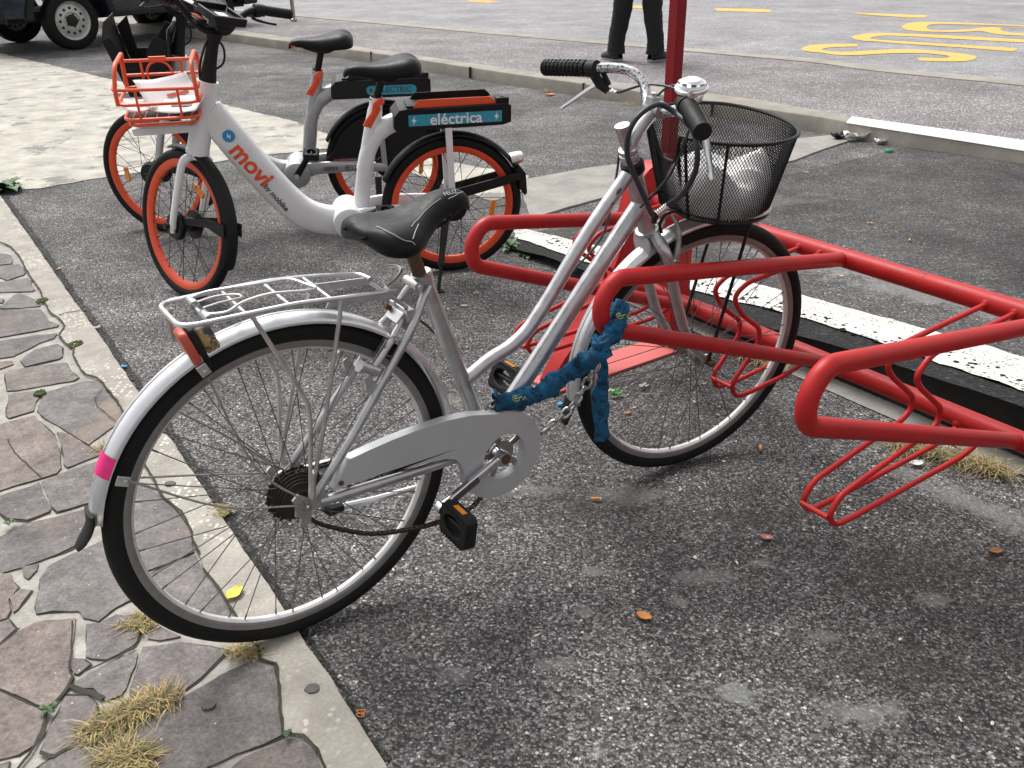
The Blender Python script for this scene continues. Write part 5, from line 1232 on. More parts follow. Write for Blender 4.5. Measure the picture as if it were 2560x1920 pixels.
        put_text('label_lettering', lab, M['ink'], 'ELECTRIC', .036, lambda x, y: I3(-.065-x, -.0735, .672+y), .0006)
        b = MB(); bz = [(.004,.017),(-.010,-.003),(-.001,-.002),(-.005,-.017),(.010,.003),(.001,.002)]
        b.prism(bz, lambda x, y, d: I3(.045-x, d, .672+y), -.0745, -.0735); b.build('bolt_mark', M['ink'], lab, smooth=False)
        put_text('serial_lettering', frm, M['ink'], 'IE12H', .034, lambda x, y: I3(.20-x, -.0800, .308+y), .0005, 'LEFT')
        b = MB(); xx = .300
        for i in range(16): wd = random.choice((.0012,.0022,.003)); b.box(I3(xx, -.0800, .308), (wd/2, .0004, .010)); xx -= wd+.0022
        b.build('barcode', M['ink'], frm, smooth=False)
        disc = [(.0+.265*math.cos(math.radians(a)), .293+.265*math.sin(math.radians(a))) for a in range(20, 166, 5)]
        b = MB(); b.prism([(.285,.345)]+disc+[(-.24,.345)], lambda x, y, d: I3(x, d, y), -.052, -.046); b.build('skirt_guard', M['blackmat'], root)
    # cranks
    b = MB()
    for w, du, dv in ((-1, (-.140 if white else -.085), (.060 if white else .125)), (1, (.140 if white else .085), (-.060 if white else -.125))):
        b.tube(Lp([(.430,w*.092,.285),(.430+du,w*.105,.285+dv)]), [.016,.013], 12, sec=((.8,1,3), V(0,1,0)))
    cr_ = b.build('cranks', M['black'], root)
    for w, du, dv in ((-1, (-.140 if white else -.085), (.060 if white else .125)), (1, (.140 if white else .085), (-.060 if white else -.125))):
        pedal(cr_, I3(.430+du, w*.155, .285+dv), math.radians(5), w).name = 'pedal'
    if not white:
        b = MB(); b.tube(Lp([(.430,-.086,.285),(.430,-.110,.285)]), .012, 14); b.build('crank_cap', M['silverw'], cr_)
    # kickstand
    iv = fr.matrix().inverted(); foot = iv@gnd(1096, 731) if white else I3(.05,-.20,0.0)
    foot = V(foot.x, foot.y, foot.z)
    b = MB(); t0 = I3(.045,-.080,.255); b.tube([t0, t0.lerp(foot, .35)], [.017,.014], 10); b.tube([t0.lerp(foot, .3), t0.lerp(foot, .62)], .013, 10); b.tube([t0.lerp(foot, .6), foot], .0075, 8); b.box(foot+V(0,0,.004), (.022,.010,.004)); b.build('kickstand', M['black'], root)
    # front bracket
    b = MB(); b.prism([(.925,.668),(1.175,.664),(1.180,.690),(.930,.694)], lambda x, y, d: I3(x, d, y), -.036, .036); b.build('carrier_bracket', P, root, bevel=.004)
    return root, frm, sx, dt
e1 = Frame(-2.91971682, -.10757814, -.24384435, 3.71537696)
e2 = Frame(math.radians(-172.54), math.radians(-7.69), -.60899, 4.51106)
we, wfrm, wsx, wdt = ebike(e1, 'hire_bicycle', 'white electric hire bicycle with orange wheels and orange wire basket', -54, M['white'], True)
se, sfrm, ssx, sdt = ebike(e2, 'hire_bicycle', 'silver electric hire bicycle with black plastic front tub, behind the white one', -25.5, M['esilver'], False)
# lettering down the white frame tube
T0, T1 = V(.868,0,.675), V(.640,0,.340); tdir = (T1-T0).normalized(); tper = V(-tdir.z, 0, tdir.x)
def on_tube(x, y, T0=V(.838,0,.630), lift=.0015):    # x along the tube, y across it
    c = T0+tdir*x; q = max(-.95, min(.95, y/.057)); k = (1-abs(q)**2.7)**(1/2.7)
    return V(c.x, 0, c.z)+V(tper.x, 0, tper.z)*(-y) + V(0, .0436*k+lift, 0)
# letters read down the tube, their tops towards its upper side
put_text('name_lettering', wfrm, M['orange'], 'movi', .090, lambda x, y: on_tube(.022+x*1.04, y*1.1-.006), .0026, 'LEFT', 4)
put_text('small_lettering', wfrm, M['ink'], 'by mobike', .031, lambda x, y: on_tube(.205+x*1.0, y-.020), .0008, 'LEFT', 3)
b = MB(); rows = [[on_tube(-.018+.023*r_*math.cos(2*PI*i/28), .006+.023*r_*math.sin(2*PI*i/28)) for i in range(28)] for r_ in (.02, .35, .7, 1)]; b.grid(rows, close=True); badge = b.build('badge', M['blue'], wfrm, smooth=False)
b = MB(); bz = [(.004,.015),(-.011,-.002),(-.002,-.001),(-.005,-.015),(.011,.002),(.002,.001)]
b.add([on_tube(-.018+y*.9, .006-x*.9, lift=.0036) for x, y in bz], [tuple(range(6))]); b.build('badge_bolt', M['paper'], badge, smooth=False)
# orange wire basket on the white bike
b = MB(); u0, u1, w0 = .925, 1.185, .118
def rect(v, g=0.0, ru0=0): return [V(u0-g+ru0, -w0-g, v), V(u1+g, -w0-g, v), V(u1+g, w0+g, v), V(u0-g+ru0, w0+g, v)]
def Rw(pts): return [I3(p.x, p.y, p.z) for p in pts]
for v, g, r_ in ((.722, -.014, .0055), (.745, -.004, .006), (.800, .006, .006)): b.tube(fil(Rw(rect(v, g)), .04, 5, closed=True), r_, 8, closed=True)
b.tube(fil(Rw([V(u1+.012,-w0+.02,.86),V(u1+.012,-w0-.010,.853),V(u0-.012,-w0-.010,.849),V(u0-.012,-w0+.02,.86)]), .03, 5), .006, 8)
for u, tilt in ((u0-.004, .006), (u1+.004, -.010)):
    b.tube(fil(Rw([V(u,-w0-.007,.800),V(u,-w0-.010,.85),V(u+tilt,-w0+.02,.928),V(u+tilt,w0-.02,.928),V(u,w0+.010,.89),V(u,w0+.007,.800)]), .05, 8), .0075, 10)
b.tube(fil(Rw([V(u1+.006,w0-.02,.90),V(u1+.006,w0+.010,.893),V(u0-.006,w0+.010,.893),V(u0-.006,w0-.02,.90)]), .03, 5), .006, 8)
b.tube(Rw([V(u1+.006,w0+.010,.842),V(u0-.006,w0+.010,.842)]), .006, 8)
for du in (.06, .20): b.tube(Rw([V(u0+du,-w0+.002,.745),V(u0+du,-w0-.006,.80),V(u0+du,-w0-.010,.851)]), .0045, 8)
for du in (.06, .20): b.tube(Rw([V(u0+du,w0-.002,.745),V(u0+du,w0+.006,.80),V(u0+du,w0+.010,.893)]), .0045, 8)
b.tube([I3(1.065+.045*math.cos(a), w0+.012, .843+.045*math.sin(a)) for a in [2*PI*i/24 for i in range(24)]], .004, 8, closed=True)
b.box(I3(1.065,w0+.011,.897), (.030,.005,.008))
for i in range(6): b.tube(Rw([V(u0+.03+.04*i,-w0+.01,.744),V(u0+.03+.04*i,w0-.01,.744)]), .003, 6)
ob = b.build('wire_basket', M['orange'], we)
b = MB(); b.box(I3((u0+u1)/2,0,.742), (.118,.104,.003)); b.build('basket_mat', M['blackmat'], ob)
# leaflets left in the orange basket
WM = e1.matrix()
for nm, lb, c, hw, hl, rz, tilt, mt, h in (('leaflet', 'white folded leaflet standing up in the orange basket', (1.035,.02,.800), .070, .10, .5, -.62, 'paper', .0015), ('flyer', 'white printed flyer lying flat in the orange basket', (1.01,-.045,.775), .060, .10, -.35, -.25, 'paper', .001), ('brochure', 'small white brochure with a yellow strip at the front of the orange basket', (1.135,-.05,.775), .040, .045, .3, -.25, 'paper', .004)):
    b = MB(); ax1 = V(math.cos(rz), math.sin(rz), 0); ax2 = V(-math.sin(rz)*math.cos(tilt), math.cos(rz)*math.cos(tilt), math.sin(tilt)); rows = []
    cc = I3(*c)
    for i in range(9):
        row = []
        for k in range(9): s_, t_ = -1+i/4, -1+k/4; row.append(cc+ax1*(s_*hl)+ax2*(t_*hw)+ax1.cross(ax2)*(.012*s_*s_+.006*noise.noise(V(s_*2, t_*2, c[0]*9))))
        rows.append(row)
    b.grid(rows); o = b.build(nm, M[mt], None, solid=h, ang=60); o.matrix_world = WM; tag(o, lb, 'paper')
    b = MB(); b.add([cc+ax1*(s_*hl)+ax2*(t_*hw)+ax1.cross(ax2)*(.012*s_*s_+h*.5+.0015) for s_, t_ in ((-.7,.1),(.1,.1),(.1,.32),(-.7,.32))], [(0,1,2,3)])
    b.build('print', M['amber'] if nm == 'brochure' else M['ink'] if nm == 'flyer' else M['lens_red'], o, smooth=False)
# black plastic tub on the silver bike
b = MB(); ub = [(.935,.700),(1.225,.690)]
def panel(b, P, th, nrm):
    n_ = Vector(nrm).normalized()*th; k = len(P); P = [Vector(p) for p in P]
    t = geometry.tessellate_polygon([P]); b.add(P+[p+n_ for p in P], [tuple(q) for q in t]+[tuple(k+i for i in reversed(q)) for q in t]+[(i, (i+1) % k, k+(i+1) % k, k+i) for i in range(k)])
f0, f1, g0, g1, hw0, hw1 = 1.105, 1.160, .945, .900, .105, .135
zb, zt = .690, .985
def tb(u, w, v): return I3(u, w, v)
panel(b, [tb(f0,-hw0,zb), tb(f0,hw0,zb), tb(f1,hw1,.94), tb(f1-.01,.09,zt+.02), tb(f1-.01,-.09,zt+.02), tb(f1,-hw1,.94)], .004, V(1,0,0))
panel(b, [tb(g0,-hw0,zb), tb(g0,hw0,zb), tb(g1,hw1,.93), tb(g1,.08,.965), tb(g1,-.08,.965), tb(g1,-hw1,.93)], .004, V(-1,0,0))
for w in (-1, 1):
    panel(b, [tb(g0,w*hw0,zb), tb(f0,w*hw0,zb), tb(f1,w*hw1,.94), tb(f1-.055,w*hw1,.985) if w > 0 else tb(f1-.03,w*hw1,.955), tb(f1-.062,w*(hw1-.006),.90), tb(f1-.072,w*(hw1-.015),.845), tb(g1+.105,w*(hw1-.015),.845), tb(g1+.088,w*(hw1-.006),.895), tb(g1+.045,w*hw1,.955), tb(g1,w*hw1,.93)], .004, V(0,-w,0))
panel(b, [tb(g0,-hw0,zb), tb(f0,-hw0,zb), tb(f0,hw0,zb), tb(g0,hw0,zb)], .004, V(0,0,1))
tub = b.build('plastic_tub', M['blackmat'], se, bevel=.002)
b = MB()
for v, ww in ((.845,.122), (.80,.118)): b = MB(); b.tube(Lp([(f1-.068,-ww-.003,v),(g1+.10,-ww-.003,v)]), .0035, 8); b.build('tub_ridge', M['black'], tub)
b = MB(); b.prism([(.94,.65),(1.09,.65),(1.09,.686),(.94,.686)], lambda x, y, d: I3(x, d, y), -.07, .07); b.build('tub_bracket', M['esilver'], se, bevel=.006)

# ------------------------------------------------------------------ person waiting on the footway, back to the camera
FZ = KH-.003
shoeL, shoeR = gnd(1540, 152, FZ), gnd(1636, 154, FZ)
mid = (shoeL+shoeR)/2; face = V(mid.x, mid.y, 0).normalized(); face = V(face.x+.10, face.y, 0).normalized(); rgt = V(face.y, -face.x, 0)
person = thing('person', 'person in black trousers and black sneakers standing on the far footway, seen from behind', 'person', loc=(mid.x, mid.y, FZ))
def W2(v): return Vector(v)-V(mid.x, mid.y, FZ)
M['trouser'] = plain('black cotton trousers', (.010, .010, .011), .9, 0, .3, 25, .5)
M['jacket'] = plain('dark jacket', (.02, .022, .028), .85, 0, .3, 20, .4)
M['skin'] = plain('skin', (.45, .27, .19), .55, 0, .08, 30)
M['hair'] = plain('dark hair', (.03, .02, .015), .6, 0, .3, 60)
M['shoe'] = plain('black sneaker', (.012, .012, .013), .6, 0, .3, 40, .3)
M['sole'] = plain('grey sneaker sole', (.30, .30, .30), .7, 0, .15, 30)
aL, aR = W2(shoeL), W2(shoeR)
hipc = (aL+aR)/2; hipc = V(hipc.x, hipc.y, 0)
def pt(r, f, z): return hipc+rgt*r+face*f+V(0,0,z)
# body: one skinned figure
sk = [pt(0,0,.95), pt(-.10,0,.90), pt(.10,0,.90), aL*.45+pt(-.10,.01,0)*.55+V(0,0,.50), aR*.45+pt(.10,.01,0)*.55+V(0,0,.50), aL+V(0,0,.09), aR+V(0,0,.09), pt(0,.01,1.12), pt(0,.0,1.34), pt(0,.0,1.47), pt(0,.015,1.54), pt(0,.02,1.63), pt(0,.02,1.72),
      pt(-.18,0,1.40), pt(.18,0,1.40), pt(-.235,-.02,1.12), pt(.235,-.02,1.12), pt(-.22,.07,.90), pt(.22,.07,.90), pt(-.21,.10,.82), pt(.21,.10,.82), aL+face*.12+V(0,0,.03), aR+face*.12+V(0,0,.03)]
ed = [(0,1),(0,2),(1,3),(2,4),(3,5),(4,6),(0,7),(7,8),(8,9),(9,10),(10,11),(11,12),(8,13),(8,14),(13,15),(14,16),(15,17),(16,18),(17,19),(18,20),(5,21),(6,22)]
rd = [.13,.085,.085,.055,.055,.038,.038,.125,.14,.06,.055,.085,.06,.06,.06,.045,.045,.030,.030,.034,.034,.032,.032]
me = bpy.data.meshes.new('body'); me.from_pydata([tuple(p) for p in sk], ed, []); me.update()
bo_ = bpy.data.objects.new('body', me); COL.objects.link(bo_); bo_.parent = person
md = bo_.modifiers.new('skin', 'SKIN'); md.use_smooth_shade = True
for i, sv in enumerate(me.skin_vertices[0].data): sv.radius = (rd[i], rd[i]); sv.use_root = (i == 0)
bo_.modifiers.new('sub', 'SUBSURF').levels = 2; bo_.modifiers['sub'].render_levels = 2; me.materials.append(M['skin'])
def limb(b, P, R, n=18, crease=.08, seed=0, flat_=1.0):
    Q = cr(P, 8); N = len(Q); rows = []
    for i, p in enumerate(Q):
        t = i/(N-1)*(len(R)-1); j = min(int(t), len(R)-2); r_ = R[j]*(1-(t-j))+R[j+1]*(t-j); row = []
        for k in range(n):
            a = 2*PI*k/n; c = 1+crease*noise.noise(V(math.cos(a)*1.2+seed, math.sin(a)*1.2, i*.45))+crease*.6*noise.noise(V(math.cos(a)*3, math.sin(a)*3+seed, i*.9))
            row.append(p+rgt*(r_*c*math.cos(a))+face*(r_*c*flat_*math.sin(a)))
        rows.append(row)
    b.grid(rows, close=True)
b = MB()
for a_, sgn in ((aL, -1), (aR, 1)):
    limb(b, [pt(sgn*.02,0,1.02), pt(sgn*.10,0,.88), a_*.35+pt(sgn*.105,.01,0)*.65+V(0,0,.62), a_*.6+pt(sgn*.10,.0,0)*.4+V(0,0,.42), a_-face*.01+V(0,0,.20), a_-face*.02+V(0,0,.075)], [.14,.126,.102,.093,.084,.092], seed=sgn*3)
b.build('trousers', M['trouser'], person)
b = MB(); limb(b, [pt(0,0,.90), pt(0,.01,1.05), pt(0,.0,1.30), pt(0,0,1.42), pt(0,0,1.50)], [.185,.18,.20,.19,.065], 24, .05, 7, .66); b.build('jacket', M['jacket'], person)
for sgn in (-1, 1):
    b = MB(); P = [pt(sgn*.15,0,1.42), pt(sgn*.205,0,1.30), pt(sgn*.238,-.02,1.12), pt(sgn*.222,.06,.91)]; limb(b, P, [.075,.068,.058,.045], 16, .08, sgn*5); b.build('sleeve', M['jacket'], person)
b = MB(); rows = []
for i in range(9):
    v = i/8*PI*.58; row = [pt(0,.005,1.665)+rgt*(.092*math.sin(v)*math.cos(2*PI*k/20))+face*(.105*math.sin(v)*math.sin(2*PI*k/20)-.008)+V(0,0,.115*math.cos(v)) for k in range(20)]; rows.append(row)
b.grid(rows, close=True); b.build('hair', M['hair'], person)
for sgn in (-1, 1):
    b = MB(); b.xf = None
    for i, (f_, z_, r_) in enumerate(((-.0,0,0),)):
        b.sphere(pt(sgn*.034,.098,1.650), .012, 10)
        b.sphere(pt(sgn*.088,.02,1.640), .022, 10, (.4,.8,1.2))
    b.build('face_feature', M['skin'], bo_)
for a_, dirv, in ((aL, (face*.75-rgt*.62).normalized()), (aR, (face*.80+rgt*.55).normalized())):
    sd_ = V(dirv.y, -dirv.x, 0); heel = a_-dirv*.055
    rows = []
    for x, wd, hh in ((-.025,.028,.060),(0,.042,.100),(.05,.045,.125),(.10,.048,.115),(.16,.054,.082),(.215,.057,.060),(.265,.051,.050),(.295,.032,.038),(.306,.012,.026)):
        rows.append([heel+dirv*x+sd_*(wd*math.cos(t))+V(0,0,.022+max(0, hh*math.sin(t))**1.0*(1 if math.sin(t) > 0 else 0)) for t in [PI*k/10 for k in range(11)]])
    b = MB(); b.grid(rows); sh_ = b.build('shoe', M['shoe'], person, solid=.004)
    so2 = [(-.034,0),(-.018,.036),(.05,.043),(.10,.043),(.19,.055),(.26,.052),(.303,.023),(.311,0)]; po = so2+[(x, -y) for x, y in so2[-2:0:-1]]
    b = MB(); b.prism(po, lambda x, y, d: heel+dirv*x+sd_*y+V(0,0,d), .001, .026); b.build('sole', M['sole'], sh_, bevel=.004)

# ------------------------------------------------------------------ parked dark off-road car, only its lower flank in the picture
CF = Frame(math.radians(50), 0, -5.63, 12.52)              # origin: contact of the nearer wheel, forward along the flank
car = thing('parked_car', 'dark blue off-road car with round-holed steel wheels parked at the far left', 'car', mat=CF.matrix())
M['carpaint'] = plain('dark blue car paint', (.008, .016, .028), .25, .1, .1, 5, coat=.5)
M['carunder'] = plain('black sill plastic', (.010, .010, .011), .7, 0, .2, 20)
M['wheelsteel'] = plain('pale steel wheel', (.52, .51, .48), .4, .3, .08, 20, spots=((.22, .19, .15), .68, 30))
M['carglass'] = plain('dark window glass', (.01, .012, .013), .08, 0, .1, 5, coat=.4)
WB = 2.1; TR = .35
prof = [(-.95,.42),(-.98,.62),(-.96,.95),(-.90,1.08),(1.0,1.12),(1.05,1.12),(1.6,1.10),(2.0,1.06),(2.60,.98),(2.74,.85),(2.76,.60),(2.74,.45),(WB+.52,.42)]
prof += [(WB+.50*math.cos(math.radians(a)), .37+.50*math.sin(math.radians(a))) for a in range(8, 173, 12)]+[(WB-.52,.36),(.52,.36)]
prof += [(.50*math.cos(math.radians(a)), .37+.50*math.sin(math.radians(a))) for a in range(8, 173, 12)]+[(-.53,.42)]
b = MB(); b.prism(prof, lambda x, y, d: I3(x, d, y), .09, -1.70); cb = b.build('body_shell', M['carpaint'], car, bevel=.03)
b = MB(); b.prism([(-.85,1.08),(-.80,1.75),(1.0,1.78),(1.2,1.72),(1.7,1.12)], lambda x, y, d: I3(x, d, y), -.02, -1.58); b.build('cabin', M['carpaint'], car, bevel=.05)
for P in ([(-.72,1.16),(-.70,1.62),(.25,1.64),(.25,1.16)], [(.33,1.16),(.33,1.64),(.98,1.66),(1.12,1.60),(1.52,1.17)]):
    b = MB(); b.prism(P, lambda x, y, d: I3(x, d, y), -.005, -.03); b.build('side_window', M['carglass'], car, bevel=.01)
for cx in (0, WB):
    b = MB(); P = [(cx+.505*math.cos(math.radians(a)), .37+.505*math.sin(math.radians(a))) for a in range(2, 179, 8)]; Q = [(cx+.585*math.cos(math.radians(a)), .37+.565*math.sin(math.radians(a))) for a in range(178, 1, -8)]
    b.prism(P+Q, lambda x, y, d: I3(x, d, y), .135, .02); b.build('wheel_arch', M['carunder'], car, bevel=.015)
b = MB(); b.box(I3(WB/2,.075,.395), (WB/2-.55, .05, .035)); b.build('sill', M['carunder'], car, bevel=.015)
b = MB(); b.box(I3(-.93,-.80,.50), (.09,.92,.12)); b.build('rear_bumper', M['carunder'], car, bevel=.03)
b = MB(); b.box(I3(2.76,-.80,.52), (.09,.92,.13)); b.build('front_bumper', M['carunder'], car, bevel=.03)
b = MB(); b.box(I3(WB/2,-.8,.40), (WB/2+.7,.62,.06)); b.build('underbody', M['carunder'], car)
for cx in (.25, 1.2):
    b = MB(); b.box(I3(cx,.094,.98), (.07,.012,.014)); b.build('door_handle', M['carunder'], car, bevel=.005)
def carwheel(cx, w0, side):
    c = I3(cx, w0, TR); ax = V(0, -side, 0)
    b = MB(); b.ring(c, ax, [(TR-.012,-.085),(TR,-.06),(TR,.06),(TR-.012,.085),(TR-.06,.105),(.235,.095),(.225,.07),(.225,-.09)], 56); ty = b.build('car_wheel', M['tyre_e'], car)
    b = MB(); b.lathe(c, ax, [(.232,.095),(.236,.088),(.222,.078),(.205,.055),(.200,.045),(.180,.052),(.105,.068),(.100,.060),(.085,.055),(.075,.058)], 56); b.build('steel_rim', M['wheelsteel'], ty)
    for k in range(12):
        a = 2*PI*k/12; rad = V(math.cos(a), 0, math.sin(a)); b = MB(); b.tube([c+rad*.150+ax*.052, c+rad*.150+ax*.0615], .0185, 14); b.build('rim_hole', M['carunder'], ty)
    b = MB(); b.lathe(c, ax, [(.070,.050),(.066,.085),(.045,.092),(.0,.094)], 24)
    for k in range(5): a = 2*PI*k/5; rad = V(math.cos(a), 0, math.sin(a)); b.tube([c+rad*.078+ax*.05, c+rad*.078+ax*.078], .010, 6)
    b.build('hub_cap', M['carunder'], ty)
for cx in (0, WB): carwheel(cx, .0, 1); carwheel(cx, -1.58, -1)

# thin grey post on the footway
gpos = gnd(735, 53, FZ)
po = thing('metal_post', 'thin grey metal post standing on the far footway behind the hire bicycles', 'post', loc=tuple(gpos))
b = MB(); b.tube([V(0,0,0), V(0,0,2.4)], .03, 14); b.build('shaft', M['steel'], po); b = MB(); b.lathe(V(0,0,0), V(0,0,1), [(.05,0),(.05,.03),(.03,.045)], 16); b.build('collar', M['steel'], po)

# ------------------------------------------------------------------ plants
M['leafg'] = plain('green leaf', (.045, .105, .025), .55, 0, .35, 40)
M['leafd'] = plain('darker green leaf', (.028, .07, .02), .55, 0, .3, 40)
M['dry'] = plain('dry straw grass', (.36, .265, .125), .8, 0, .45, 25)
M['drygreen'] = plain('half green grass', (.14, .14, .045), .8, 0, .4, 60)
M['moss'] = plain('moss', (.06, .085, .018), .95, 0, .5, 120, 1)
def leaf(b, base, d, L, wd, arch, up=V(0,0,1), lobes=0):
    d = Vector(d).normalized(); s_ = d.cross(up).normalized(); rows = []
    for i in range(8):
        t = i/7; wv = wd*math.sin(PI*min(1, t*.93+.07))**.8*(1+.3*math.sin(t*20)*lobes); p = base+d*(L*t*(1-.25*arch*t))+up*(L*arch*(t-t*t*1.15))
        rows.append([p-s_*wv+up*wv*.25, p, p+s_*wv+up*wv*.25])
    b.grid(rows)
def weed(name, label, pos, n, L, wd, group=None, arch=.7, mat='leafg'):
    t = thing(name, label, 'weed', loc=tuple(pos), group=group)
    for part, mt, sd_ in (('leaves', mat, 0), ('young_leaves', 'leafd' if mat == 'leafg' else 'leafg', 1)):
        b = MB()
        for i in range(n if sd_ == 0 else n//2):
            a = random.uniform(0, 2*PI); l_ = L*random.uniform(.55, 1.1)*(1 if sd_ == 0 else .7); el = random.uniform(.1, .9)
            leaf(b, V(random.uniform(-1,1)*L*.15, random.uniform(-1,1)*L*.15, .004), V(math.cos(a)*math.cos(el), math.sin(a)*math.cos(el), math.sin(el)*.5), l_, wd*random.uniform(.7, 1.2), arch*random.uniform(.5, 1.2), lobes=1)
        b.build(part, M[mt], t)
    return t
weed('weed', 'green leafy weed at the tip of the white line beside the orange wheel', gnd(1278, 622), 26, .085, .011)
weed('weed', 'smaller green weed growing at the foot of the black step', gnd(1325, 642), 16, .062, .008)
weed('weed', 'broad-leaved green weed between the kerb and the pale concrete, far left', gnd(10, 478), 22, .16, .035, arch=.5)
weed('weed', 'tiny green sprout in a paving joint under a dry grass tuft', gnd(*R3(235, 690), .014), 6, .024, .006)
weed('weed', 'tiny green sprout at the left edge of the paving', gnd(*R2(45, 690), .014), 6, .022, .006)
weed('weed', 'small green moss-like sprout where paving meets the kerb near the bottom', gnd(*R4(510, 795), .016), 10, .016, .0035, mat='leafd')
def grass(name, label, pts, n, L, mats=('dry', 'drygreen'), group=None, z=.012, lean=(0,0)):
    P = [gnd(x, y, z) for x, y in pts]; c = sum(P, V(0,0,0))/len(P)
    t = thing(name, label, 'grass tuft', loc=tuple(c), group=group)
    for mi, mt in enumerate(mats):
        b = MB()
        for i in range(n if mi == 0 else n//2):
            k = random.randrange(max(1, len(P)-1)); p = P[k].lerp(P[min(k+1, len(P)-1)], random.random())-c
            p = p+V(random.gauss(0, .012), random.gauss(0, .012), 0); a = random.uniform(0, 2*PI); l_ = L*random.uniform(.5, 1.2)
            d = V(math.cos(a)+lean[0], math.sin(a)+lean[1], random.uniform(.25, 1.3)).normalized(); s_ = d.cross(V(0,0,1)).normalized(); rows = []; wd = random.uniform(.0008, .0018)
            for j in range(5):
                tt_ = j/4; q = p+d*(l_*tt_)-V(0,0,l_*.55*tt_*tt_); q.z = max(q.z, .001); rows.append([q-s_*wd*(1-tt_*.9), q+s_*wd*(1-tt_*.9)])
            b.grid(rows)
        b.build('dry_blades' if mi == 0 else 'green_blades', M[mt], t, smooth=False)
    return t
grass('grass_tuft', 'long dry grass tuft in the joint between two large flagstones', [R3(440,790), R3(540,740), R3(620,690), R3(720,650), R3(820,610)], 620, .060, lean=(-.3,-.3))
grass('grass_tuft', 'dry grass tuft at the bottom edge below a pale mortar patch', [R3(520,925), R3(600,900), R3(680,930)], 330, .065, lean=(.0,-.2))
grass('grass_tuft', 'small dry grass tuft against the left of the rear tyre', [R3(630,270), R3(680,255), R3(700,275)], 150, .040)
grass('grass_tuft', 'small dry grass tuft under the rear tyre beside the kerb', [R4(250,400), R4(310,400), R4(365,395)], 150, .035)
grass('grass_tuft', 'little yellow grass tuft by the kerb seen through the rear spokes', [zz(0,1100,2.989)(1620,540), zz(0,1100,2.989)(1720,520)], 90, .032)
grass('grass_tuft', 'little dry tuft in a paving joint left of the rear mudguard', [R2(465,325), R2(495,325)], 70, .026)
grass('grass_tuft', 'matted dry grass lying at the foot of the black step behind the wheel slot', [(1900,905), (1850,880), (1960,930)], 240, .10, mats=('dry',))
grass('grass_tuft', 'matted dry grass at the foot of the black step near the right edge', [(2225,1105), (2330,1130), (2440,1165), (2520,1185)], 330, .11, mats=('dry','drygreen'))
grass('grass_tuft', 'wisp of dry grass by the far kerb right of the black handlebar grip', [(1352,226), (1380,229)], 40, .09, mats=('dry',))
grass('grass_tuft', 'wisp of dry grass by the far kerb under the brake cable', [(1560,258), (1580,262)], 40, .09, mats=('dry',))
for lb, q, r_ in (('green moss cushion on the kerb edge beside a paving joint', R1(455,622), .026), ('dark moss spot at the top corner of a paving slab', R1(240,915), .018), ('strip of dark moss in the kerb joint further up', R1(252,365), .022)):
    p = gnd(*q, .012); b = MB()
    for i in range(70):
        a, rr = random.uniform(0, 2*PI), r_*math.sqrt(random.random()); b.sphere((p.x+rr*math.cos(a), p.y+rr*math.sin(a)*1.2, .016), random.uniform(.002, .0045), 6)
    tag(b.build('moss_cushion', M['moss']), lb, 'moss')

# ------------------------------------------------------------------ litter
M['filter'] = plain('cork cigarette filter', (.62, .28, .08), .8, 0, .2, 90); M['ciga'] = plain('cigarette paper', (.72, .68, .60), .8, 0, .1, 60)
M['seed'] = plain('pale seed husk', (.66, .62, .52), .7, 0, .15, 60); M['orangeleaf'] = plain('orange dry leaf', (.55, .19, .04), .6, 0, .2, 60)
M['yellowleaf'] = plain('yellow leaf', (.62, .52, .05), .6, 0, .2, 40); M['pinkleaf'] = plain('pinkish petal', (.50, .15, .16), .6, 0, .15, 40)
M['greencap'] = plain('green glass', (.01, .19, .13), .25, 0, .2, 40); M['bluecap'] = plain('bright blue plastic', (.02, .30, .62), .3, 0, .1, 40)
M['greenwrap'] = plain('green foil', (.10, .42, .07), .4, 0, .2, 40); M['brownleaf'] = plain('brown leaf', (.26, .12, .045), .8, 0, .3, 50)
def lie(px, py):
    p = gnd(px, py, 0.004); zl = lot_z(p.x, p.y)
    if p.x*NN_.x+p.y*NN_.y > N_EDGE and p.x*RR_.x+p.y*RR_.y > -3.4 and zl > .006:
        q = on_lot(px, py); return V(q.x, q.y, q.z+.004)
    return p
def butt(px, py, label, ang, L=.024, white=.3, group=None):
    p = lie(px, py); t = thing('cigarette_butt', label, 'cigarette butt', loc=tuple(p), group=group); d = V(math.cos(ang), math.sin(ang), 0)
    b = MB(); b.tube([V(0,0,.0042), d*(L*(1-white))+V(0,0,.0042)], .0039, 10); b.build('filter', M['filter'], t)
    b = MB(); b.tube([d*(L*(1-white))+V(0,0,.0042), d*L+V(0,0,.0042)], [.0037,.003], 10); b.build('paper', M['ciga'], t)
for px, py, lb, a, w_ in ((1478, 1250, 'cigarette butt on the open asphalt below the front wheel', .0, .12), (1184, 737, 'short yellow cigarette butt on the asphalt between the seat tube and the frame tubes', .9, .3),
    (2168, 562, 'cigarette butt with a white end on the dark parking asphalt above the red rail', .1, .4), (2272, 606, 'stubby orange cigarette butt on the grey spill above the red rail', 1.1, .1), (2090, 693, 'cigarette butt with white paper between the red rail and the white line', -.5, .5),
    (2008, 434, 'cigarette butt with white tip right of the wire basket', .0, .6), (1902, 1128, 'standing brown cigarette end right of the front tyre', 1.4, .1), (141, 677, 'pale cigarette butt in the dirt along the kerb, upper left', 1.3, .5), (1446, 497, 'cigarette butt on the grey gutter slab behind the frame', .1, .3)):
    butt(px, py, lb, a, white=w_, L=.026 if py > 500 else .03)
